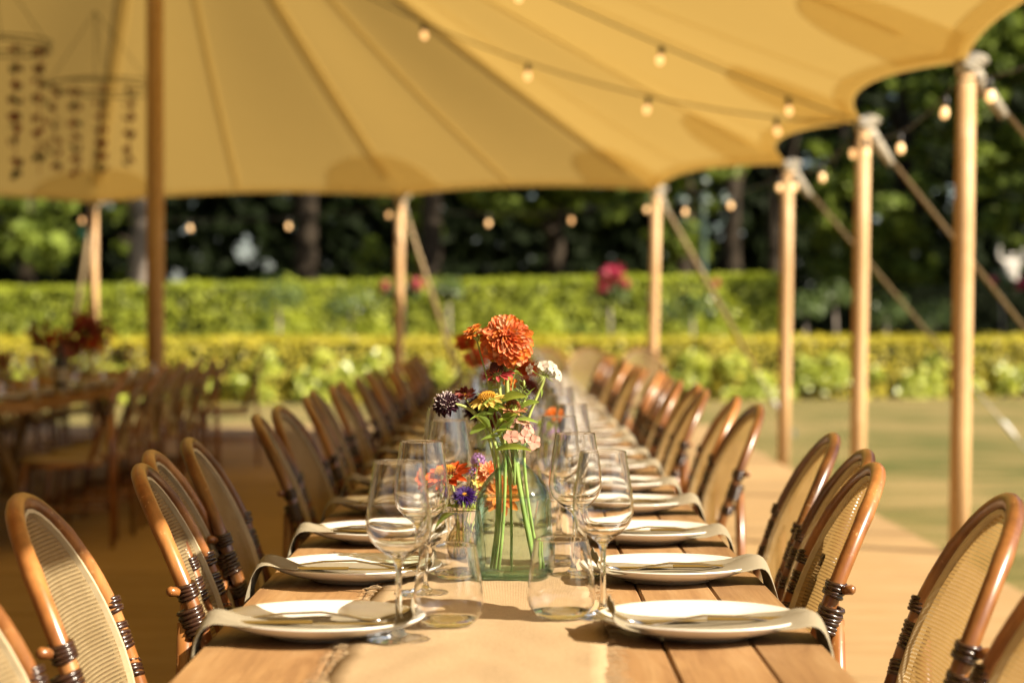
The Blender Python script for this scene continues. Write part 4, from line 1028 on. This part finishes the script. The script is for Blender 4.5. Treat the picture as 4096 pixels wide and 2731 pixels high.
gpos = [(-2.62 - .13 * (k % 3) + random.uniform(-.03, .03), 10.0 + .29 * k) for k in range(18)]
for i, (x, y) in enumerate(gpos):
    (wine if i % 3 else tumbler).place((x, y, TZ + .0005), 0, ("wine glass" if i % 3 else "water glass") + " on the shaded left table, " + nth(i), "glasses on the left table")
for i in range(9):
    plate.place((-2.62, 10.35 + .6 * i, TZ + .0005), 0, "plate at the near edge of the shaded left table, " + nth(i), "plates on the left table")
    napkins[i % 4].place((-2.62, 10.35 + .6 * i, TZ + .001), 0, "napkin on a plate of the shaded left table, " + nth(i), "napkins on the left table")
bot = thing("dark_bottle", "dark glass bottle on the shaded left table below the red flowers", "bottle", (-2.62, 11.5, TZ + .0005))
MB().lathe([(.001, 0), (.036, 0), (.038, .01), (.038, .17), (.03, .2), (.0145, .225), (.0135, .29), (.016, .295), (.001, .296)], 20).obj("body", M['cable'], bot)
MB().lathe([(.0385, .06), (.0388, .061), (.0388, .14), (.0385, .141)], 20).obj("paper_label", M['rope'], bot)
rv = thing("flower_jar", "dark jar of red and russet flowers standing on the left table", "flower jar", (-2.62, 11.85, TZ + .0005))
MB().lathe([(.001, 0), (.05, 0), (.055, .01), (.05, .1), (.035, .15), (.04, .17), (.036, .17), (.001, .16)], 20).obj("jar", M['amberwall'], rv)
big = [((-.20, 0, .34), .09, 'dried'), ((-.10, .05, .28), .10, 'redorange'), ((.02, 0, .33), .10, 'dried'), ((.13, .04, .30), .10, 'redorange'), ((.05, .06, .40), .11, 'dried'), ((-.03, -.04, .24), .09, 'dusty'), ((.17, 0, .36), .09, 'dusty'), ((.26, .02, .2), .06, 'dried2')]
for (p, R, key) in big:
    MB().tube(bez([p, (p[0] * .5, 0, p[2] * .7), (0, 0, .1)], 6), .004, 5).obj("stem", M['green'], rv)
    b = MB()
    for i in range(46):
        d = Vector((random.gauss(0, 1), random.gauss(0, 1), random.gauss(0, 1))).normalized(); b.quad(Vector(p) + d * R * random.uniform(.4, 1), d + Vector((0, 0, .4)), R * .6, .7)
    b.obj("flower_head", M[key], rv, False)
for i, (x, y) in enumerate([(-2.7, 10.65), (-2.6, 12.1), (-2.55, 13.0)]):
    v = thing("bud_vase", ["nearest", "middle", "farthest"][i] + " bud vase with dark blooms on the shaded left table", "vase", (x, y, TZ + .0005), 0, "bud vases on the left table")
    MB().lathe([(.001, 0), (.026, 0), (.03, .03), (.014, .07), (.013, .1), (.016, .11), (.012, .11), (.001, .01)], 16).obj("body", M['amberwall'], v)
    for k in range(3):
        p = Vector((random.uniform(-.07, .07), random.uniform(-.03, .03), random.uniform(.16, .26))); MB().tube([p, (0, 0, .05)], .003, 5).obj("stem", M['green'], v)
        b = MB()
        for q in range(24):
            d = Vector((random.gauss(0, 1), random.gauss(0, 1), random.gauss(0, 1))).normalized(); b.quad(p + d * .026, d, .03, .7)
        b.obj("flower_head", M[random.choice(['dried', 'dusty', 'maroon'])], v, False)

# ------------------------------------------------------------------ hanging dried flower rings
def mobile(c, R, drop, strands, label):
    t = thing("hanging_flower_ring", label, "hanging decoration", c)
    MB().ring((0, 0, 0), (.02, .05, 1), R, .007, 40, 6).ring((.02, .01, .035), (-.03, .02, 1), R * .96, .006, 40, 6).obj("hoop", M['dried2'], t)
    ap = Vector((-.05, 0, .62)); cb = MB()
    for q in range(4): cb.tube([ap, (R * math.cos(q * PI / 2 + .3), R * math.sin(q * PI / 2 + .3), 0)], .003, 4)
    cb.obj("cords", M['dried2'], t)
    for (a, rr, ln) in strands:
        x, y = R * rr * math.cos(a), R * rr * math.sin(a); b = MB(); lf = MB(); z = -.06
        b.tube([(x, y, 0), (x, y, -ln)], .004, 4)
        while z > -ln:
            for k in range(5):
                d = Vector((random.gauss(0, 1), random.gauss(0, 1), random.gauss(0, .7))).normalized()
                (b if random.random() < .6 else lf).quad((x + d.x * .045, y + d.y * .045, z + d.z * .03), d, .08, .5)
            z -= random.uniform(.08, .14)
        s = b.obj("strand", M['dried'], t, False); lf.obj("strand_leaves", M['dried2'], s, False)
mobile((-3.30, 15.95, 3.02), .43, .7, [(-2.35, 1, .66), (-1.86, 1, .72), (-1.38, 1, .74), (-.85, 1, .66)], "lower hoop hung with strands of dried red flowers, left of the centre pole")
mobile((-3.62, 14.0, 3.08), .36, .7, [(-1.6, 1, .80), (-1.0, 1, .92), (-.45, 1, .90)], "upper hoop hung with dried flower strands, cut off by the left edge")

# ------------------------------------------------------------------ planting
rg = random.Random(3)
def hedge(name, label, a, b, h, depth, m, lsize, dens, m2=None, dens2=0, ls2=.12, rise=0):
    a = Vector(a); b = Vector(b); d = (b - a); ln = d.length; u = d.normalized(); nrm = Vector((u.y, -u.x))
    t = thing(name, label, "hedge", (a.x, a.y, LZ - .02)); core = MB()
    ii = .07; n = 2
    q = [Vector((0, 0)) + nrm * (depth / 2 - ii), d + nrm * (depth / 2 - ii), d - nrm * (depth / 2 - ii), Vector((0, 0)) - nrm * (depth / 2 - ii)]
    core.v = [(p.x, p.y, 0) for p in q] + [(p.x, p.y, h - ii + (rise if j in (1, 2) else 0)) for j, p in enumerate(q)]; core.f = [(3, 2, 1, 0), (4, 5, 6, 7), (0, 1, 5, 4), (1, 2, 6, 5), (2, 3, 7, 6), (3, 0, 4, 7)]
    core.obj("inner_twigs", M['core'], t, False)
    lf = MB()
    for i in range(int(dens * ln * (h + depth))):
        s = rg.random() * ln; e = rg.random() * (h + depth); off = rg.gauss(0, .045) + .04 * math.sin(s * 2.1) * math.sin(s * .7 + e * 2) + (.10 * rg.random() if rg.random() < .08 else 0)
        if e < h: p = u * s + nrm * (depth / 2 + off - .03); z = e * (1 + rise / h * s / ln); nn_ = Vector((nrm.x, nrm.y, .35))
        else: p = u * s + nrm * (depth / 2 - (e - h)); z = h + rise * s / ln + off * .7 - .02; nn_ = Vector((0, 0, 1))
        nn_ = nn_ + Vector((rg.gauss(0, .42), rg.gauss(0, .42), rg.gauss(0, .42)))
        lf.quad((p.x, p.y, z), nn_, lsize * rg.uniform(.6, 1.4), .65, rg)
    for k in range(2):                                               # the two short ends
        for i in range(int(dens * depth * h)):
            base = Vector((0, 0)) if k == 0 else d; o_ = -u if k == 0 else u
            p = base + o_ * rg.gauss(.02, .03) + nrm * rg.uniform(-depth / 2, depth / 2)
            lf.quad((p.x, p.y, rg.random() * h), Vector((o_.x, o_.y, .3)) + Vector((rg.gauss(0, .5), rg.gauss(0, .5), rg.gauss(0, .5))), lsize * rg.uniform(.6, 1.4), .65, rg)
    tag(lf.obj("leaves", m, t, False), kind='stuff')
    if m2:
        lf = MB()
        for k in range(int(dens2 * ln)):
            s = rg.random() * ln; cz = rg.uniform(.08, h * .62); cr = rg.uniform(.12, .28)
            for i in range(26):
                dd = Vector((rg.gauss(0, 1), rg.gauss(0, 1), rg.gauss(0, 1))).normalized() * cr * rg.uniform(.5, 1)
                p = u * s + nrm * (depth / 2 + .05)
                lf.quad((p.x + dd.x, p.y + dd.y * .6 - .08, max(.02, cz + dd.z)), Vector((nrm.x, nrm.y, .5)) + Vector((rg.gauss(0, .6), rg.gauss(0, .6), rg.gauss(0, .6))), ls2 * rg.uniform(.6, 1.4), .7, rg)
        tag(lf.obj("border_leaves", m2, t, False), kind='stuff')
hedge("low_hedge", "low golden green hedge across the lawn with broad leaves at its foot", (-15, 30.5), (15, 36.2), 1.04, 1.3, M['fronthedge'], .085, 420, M['bigleaf'], 6.5, .15)
hedge("tall_hedge", "taller clipped green hedge behind the low one, ending right of centre", (-15, 43.2), (5.55, 41.6), 1.98, 1.2, M['hedgeleaf'], .11, 330, rise=.30)
hedge("dark_hedge", "dark shaded hedge behind the rose standards at the right", (5.9, 46.5), (17, 47.5), 2.1, 1.2, M['shadeleaf'], .13, 160)

def clump(lf, c, R, n, size, r=rg, sq=.75):
    for i in range(n):
        d = Vector((r.gauss(0, 1), r.gauss(0, 1), r.gauss(0, 1))).normalized(); k = r.random() ** .45
        lf.quad((c[0] + d.x * R * k, c[1] + d.y * R * k, c[2] + d.z * R * k * sq), d + Vector((r.gauss(0, .5), r.gauss(0, .5), r.gauss(0, .5) + .5)), size * r.uniform(.6, 1.4), .7, r)
def tree(label, x, y, h, tr, crown, ncl, nl, size, m='oakleaf', bark='trunk', limbs=5, group="trees behind the hedges", bend=.3):
    """crown: list of (dx, dy, z, rx, rz) ellipsoids in which leaf clumps are strewn"""
    t = thing("tree", label, "tree", (x, y, LZ - .05), 0, group)
    pts = [(0, 0, 0), (bend * .3, 0, h * .2), (bend * .6, .1, h * .5), (bend, 0, h * .8)]
    tb = MB().tube([Vector((0, 0, 0))] + bez(pts, 8)[1:], [tr * 1.35] + [tr * (1 - .75 * i / 8) for i in range(1, 9)], 12)
    for i in range(limbs):
        c = crown[i % len(crown)]; a = Vector(bez(pts, 8)[3 + i % 5]); e = Vector((c[0] + rg.uniform(-.6, .6) * c[3], c[1] + rg.uniform(-.5, .5) * c[3], c[2] + rg.uniform(-.2, .6) * c[4]))
        tb.tube(bez([a, a.lerp(e, .5) + Vector((0, 0, .3)), e], 6), [tr * .45 * (1 - .12 * j) for j in range(7)], 7)
    tb.obj("trunk", M[bark], t)
    lf = MB()
    for (dx, dy, z, rx, rz) in crown:
        for i in range(ncl):
            d = Vector((rg.gauss(0, 1), rg.gauss(0, 1), rg.gauss(0, 1))).normalized() * rg.random() ** .38
            clump(lf, (dx + d.x * rx, dy + d.y * rx, z + d.z * rz), rg.uniform(.35, .9) * rx * .33, nl, size)
    tag(lf.obj("crown", M[m], t, False), kind='stuff')
    return t
# loose shrubs growing through the hedge line
for i, (u, y, h, R, lab) in enumerate([(650, 39.5, 1.55, .75, "loose green shrub breaking the hedge line left of the second far pole"), (600, 38.5, .95, .5, "low dark shrub between the two hedges at the left"), (830, 40, 1.2, .7, "loose shrub between the hedges beside the second far pole"),
        (1230, 39.5, 1.2, .7, "leafy shrub between the hedges behind the coral bloom"), (1330, 38.8, .8, .55, "dark leafy shrub low between the hedges, right of the coral bloom"), (1640, 39.2, 1.35, .75, "leafy shrub before the tall hedge, right of the fourth pole from the right"), (1450, 39, .9, .6, "shrub low between the hedges under the crimson roses")]):
    t = thing("shrub", lab, "shrub", ((u - 1180) / 4573 * y, y, LZ - .02), 0, "shrubs between the hedges")
    MB().tube([(0, 0, 0), (.03, 0, h * .5), (0, .02, h * .9)], [.03, .024, .012], 7).obj("stem", M['trunk'], t)
    lf = MB(); clump(lf, (0, 0, h), R, 230, .12); clump(lf, (R * .6, -.1, h * .72), R * .7, 130, .12); clump(lf, (-R * .55, -.1, h * .62), R * .7, 130, .12); clump(lf, (R * .1, 0, h + R * .8), R * .3, 30, .11)
    tag(lf.obj("foliage", M['oakleaf' if i % 3 == 1 else 'hedgeleaf'], t, False), kind='stuff')
# things that stand in the middle distance, left to right
tree("thick pale dappled trunk standing behind the hedge at the left", -11.9, 64, 17, .62, [(-3, -1, 12, 4.5, 3), (3, 1, 13, 4.5, 3), (0, -2, 15, 4, 3)], 16, 30, .42, bark='palebark', bend=.1)
tree("leafy tree with grey green foliage at the far left edge", -15.5, 63, 15, .35, [(0, -3, 4.2, 2.6, 2.4), (1.0, -2, 7.5, 3.4, 2.4), (-1, 0, 11, 4, 3)], 20, 34, .40)
tree("leafy tree between the dappled trunk and the far left pole", -12.9, 68, 14, .3, [(.2, -2, 4.2, 1.5, 2.6), (0, 0, 9, 4, 3)], 18, 34, .42)
tree("dark trunked tree left of the tall flowers", -7.4, 70, 17, .55, [(-2, 0, 11, 5, 3), (3, 0, 12, 5, 3)], 18, 30, .45, m='shadeleaf')
tree("small bright tree just left of the second far pole", -3.6, 60, 6.2, .12, [(0, 0, 3.4, 1.4, 1.9), (.3, 0, 5.2, 1.2, 1.0)], 16, 30, .3)
tree("dark trunk rising behind the guy strap left of the tall flowers", -2.5, 58, 15, .42, [(-1.5, 0, 9.5, 4, 2.2), (2, 0, 10, 4.2, 2.4)], 18, 32, .42)
tree("spreading tree with drooping grey green boughs over the middle of the hedge", 1.2, 62, 15, .4, [(-1.2, -2, 5.4, 2.2, 1.1), (1.2, -2, 5.9, 2.2, 1.1), (0, 0, 10, 4.5, 3)], 24, 34, .40)
tree("tree with bright green boughs right behind the fourth pole from the right", 4.6, 55, 14, .35, [(-.6, -2, 4.1, 1.5, 1.7), (.1, -2, 6.2, 2.0, 1.1), (0, 0, 10, 4, 3)], 26, 34, .36)
tree("grey trunk standing right of the green lamp post", 7.2, 66, 17, .42, [(-1, 0, 13, 4.5, 3), (2, 0, 14, 4, 3)], 16, 30, .45, bend=.05)
tree("dark thin trunk standing beside the grey trunk", 8.7, 67, 16, .3, [(0, 0, 12, 4.5, 3)], 22, 30, .45, m='shadeleaf', bend=.1)
tree("broad green tree between the two rightmost poles", 11.0, 57, 16, .4, [(-1.6, -2, 5.0, 2.0, 1.8), (.8, -2, 7.6, 2.6, 2.2), (-.6, -1, 3.2, 1.8, 1.2), (1.5, 0, 12, 4.5, 3)], 30, 34, .36)
tree("tall green tree behind the rightmost pole", 14.4, 55, 17, .45, [(-.6, -2, 5.0, 1.8, 2.2), (-1.0, -1, 9.0, 2.4, 2.2), (1.6, -1, 12, 4, 3), (1.0, -1, 7.5, 2.6, 2.4)], 28, 34, .36)
tree("leafy tree at the right edge behind the white statue", 18.5, 58, 16, .4, [(-1, -2, 6, 2.6, 2.6), (-2, -2, 9.6, 2.8, 2.4), (1, 0, 12, 4.5, 3)], 28, 34, .38)
# big trees to the right of the picture whose shade falls on the right-hand planting
tree("large tree right of the lawn shading the dark hedge", 25, 34, 18, .5, [(0, 0, 10, 5.5, 4), (-1, 2, 14.5, 4.5, 3), (2, -2, 7.5, 4.5, 3)], 34, 40, .5, group="trees right of the lawn")
tree("second large tree right of the lawn, deeper in", 33, 40, 19, .5, [(0, 0, 10, 6, 4.5), (0, 0, 15, 5, 3.5)], 40, 40, .55, group="trees right of the lawn")
tree("third large tree right of the lawn, farther back", 28, 48, 19, .5, [(0, 0, 9, 6, 5), (0, 0, 15, 5, 3.5)], 40, 40, .55, group="trees right of the lawn")
# the deep wood behind, one mass with a few gaps
wd = MB(); holes = [(-10.9, 4.1, .48), (-10.0, 3.3, .3), (-13.4, 2.7, .5), (-13.2, 4.9, .3), (-9.9, 2.2, .4), (-8.2, 4.4, .28), (15.6, 3.6, .65), (12.0, 7.6, .55), (11.0, 7.3, .3), (17.4, 6.4, .35), (14.4, 5.4, .3)]
for i in range(30000):
    x = rg.uniform(-34, 42); z = rg.uniform(-.2, 15) ; y = 80 + rg.uniform(-2.2, 2.2)
    if any((x - hx) ** 2 + ((z - hz) * .9) ** 2 < (hr * (1 + .35 * math.sin(7 * math.atan2(z - hz, x - hx) + hx))) ** 2 for hx, hz, hr in holes): continue
    wd.quad((x, y, z), (rg.gauss(0, .6), -1, rg.gauss(.2, .6)), rg.uniform(.5, 1.0), .8, rg)
for i in range(9000):  # unseen wings of wood, added left and behind to block low sky light
    y = rg.uniform(-45, 80); wd.quad((-36 + rg.uniform(-2, 2), y, rg.uniform(-.2, 14 + 2 * math.sin(y * .3))), (1, rg.gauss(0, .6), rg.gauss(.2, .6)), rg.uniform(1.1, 1.9), .8, rg)
    x = rg.uniform(-36, 30); wd.quad((x, -45 + rg.uniform(-2, 2), rg.uniform(-.2, 12 + 2 * math.sin(x * .3))), (rg.gauss(0, .6), 1, rg.gauss(.2, .6)), rg.uniform(1.1, 1.9), .8, rg)
tag(wd.obj("distant_wood", M['shadeleaf'], None, False), "dark distant wood with gaps of blue sky behind the garden trees", "wood", kind='stuff')

# rose standards
def rose_tree(x, y, h, R, roses, label, n=150):
    t = thing("rose_standard", label, "rose tree", (x, y, LZ - .02), 0, "standard roses in the border")
    MB().tube([(0, 0, 0), (.02, 0, h * .5), (0, 0, h)], [.035, .028, .022], 8).obj("stem", M['palebark'], t)
    lf = MB(); clump(lf, (0, 0, h + R * .3), R, n, .1); clump(lf, (R * .5, 0, h + R * .1), R * .6, n // 2, .1); clump(lf, (-R * .5, 0, h), R * .6, n // 2, .1)
    tag(lf.obj("foliage", M['roseleaf'], t, False), kind='stuff')
    for (dx, dz, rr) in roses:
        b = MB()
        for i in range(40):
            d = Vector((rg.gauss(0, 1), rg.gauss(0, 1), rg.gauss(0, 1))).normalized(); b.quad(Vector((dx, -R * .7, h + dz)) + d * rr * rg.random() ** .4, d, rr * .7, .8, rg)
        b.obj("rose", M['pinkrose'], t, False)
def at(u, y): return (u - 1180) / 4573 * y
for u, y, h, R, roses, lab in [(640, 38.5, 1.75, .55, [], "green rose standard above the hedge left of the second far pole"), (805, 39.5, 1.55, .55, [(-.1, -1.3, .13)], "rose standard with a low pink bloom, left of the second far pole"),
        (925, 39, 1.85, .35, [(-.33, .18, .13), (.28, .22, .16)], "rose standard with two crimson blooms beside the second far pole"), (1030, 38.5, 1.9, .3, [], "small rose standard right of the guy strap, without blooms"),
        (1400, 37.5, 1.85, .38, [(-.05, .3, .22), (.12, .38, .18), (.25, .2, .12), (-.15, .12, .12)], "rose standard with a big crimson cluster left of the fourth pole from the right"),
        (1590, 38, 1.5, .6, [(.4, .55, .09)], "bushy rose standard behind the guy strap, right of the fourth pole from the right"), (1850, 38, 1.5, .4, [], "rose standard left of the second pole from the right"),
        (1918, 39, 1.75, .45, [(-.32, -1.5, .12)], "rose standard with pale crown just left of the second pole from the right"), (2035, 40, 1.45, .5, [], "rose standard in shade right of the second pole from the right"), (2150, 41, 1.3, .5, [], "dim rose standard left of the rightmost pole"),
        (2300, 43, 2.1, .35, [(-.25, .1, .13), (.35, .05, .16)], "rose standard with pink blooms in front of the statue")]:
    rose_tree(at(u, y), y, h, R, roses, lab)

# lamp post
lp = thing("lamp_post", "green iron lamp post with four lanterns, between two poles at the right", "lamp post", (at(1614, 52), 52, LZ))
MB().lathe([(.22, 0), (.22, .3), (.13, .45), (.11, 1.2), (.13, 1.25), (.10, 1.35), (.085, 3.6), (.12, 3.65), (.09, 3.75), (.06, 4.4), (.001, 4.5)], 14).obj("post", M['bronze'], lp)
for q, hz in ((0, 4.05), (PI, 4.05), (-PI / 2, 4.0), (None, 4.55)):
    x, y = (0, 0) if q is None else (.55 * math.cos(q), .55 * math.sin(q))
    if q is not None: MB().tube(bez([(0, 0, 3.8), (x * .5, y * .5, 3.6), (x, y, 3.75), (x, y, hz)], 10), .03, 7).obj("arm", M['bronze'], lp)
    ln_ = MB().lathe([(.07, 0), (.16, .38), (.155, .39)], 8, c=(x, y, hz)).obj("lantern", M['lantern'], lp, False)
    MB().lathe([(.19, .39), (.16, .47), (.05, .56), (.03, .64), (.001, .66)], 8, c=(x, y, hz)).lathe([(.001, -.03), (.09, -.02), (.09, .0), (.001, .0)], 8, c=(x, y, hz)).obj("lantern_cap", M['bronze'], ln_, False)

# statue
sx, sy = at(2322, 50), 50
st_ = thing("statue", "white marble statue with raised arms on a pedestal at the right edge", "statue", (sx, sy, LZ))
MB().box(-.32, .32, -.32, .32, 0, 1.5, .03).box(-.38, .38, -.38, .38, 1.5, 1.62, .02).obj("pedestal", M['stone'], st_, False)
me = bpy.data.meshes.new("figure")
vs = [(0, 0, 2.25), (0, 0, 2.5), (0, -.01, 2.78), (0, 0, 2.9), (0, -.02, 3.04), (-.18, 0, 2.8), (-.34, -.05, 2.95), (-.30, -.05, 3.2), (.18, 0, 2.8), (.34, -.04, 2.9), (.26, -.05, 3.15), (-.1, 0, 2.2), (-.12, -.05, 1.95), (-.11, 0, 1.64), (.1, 0, 2.2), (.13, 0, 1.95), (.12, .04, 1.64)]
rs_ = [.17, .15, .18, .065, .11, .075, .055, .045, .075, .055, .045, .12, .10, .08, .12, .10, .08]
me.from_pydata(vs, [(0, 1), (1, 2), (2, 3), (3, 4), (2, 5), (5, 6), (6, 7), (2, 8), (8, 9), (9, 10), (0, 11), (11, 12), (12, 13), (0, 14), (14, 15), (15, 16)], []); me.materials.append(M['stone'])
fo = link("figure", me, st_); fo.modifiers.new("skin", 'SKIN'); sk = me.skin_vertices[0].data
for i, r in enumerate(rs_): sk[i].radius = (r, r * .85)
sk[0].use_root = True; sb = fo.modifiers.new("sub", 'SUBSURF'); sb.levels = 2; sb.render_levels = 2
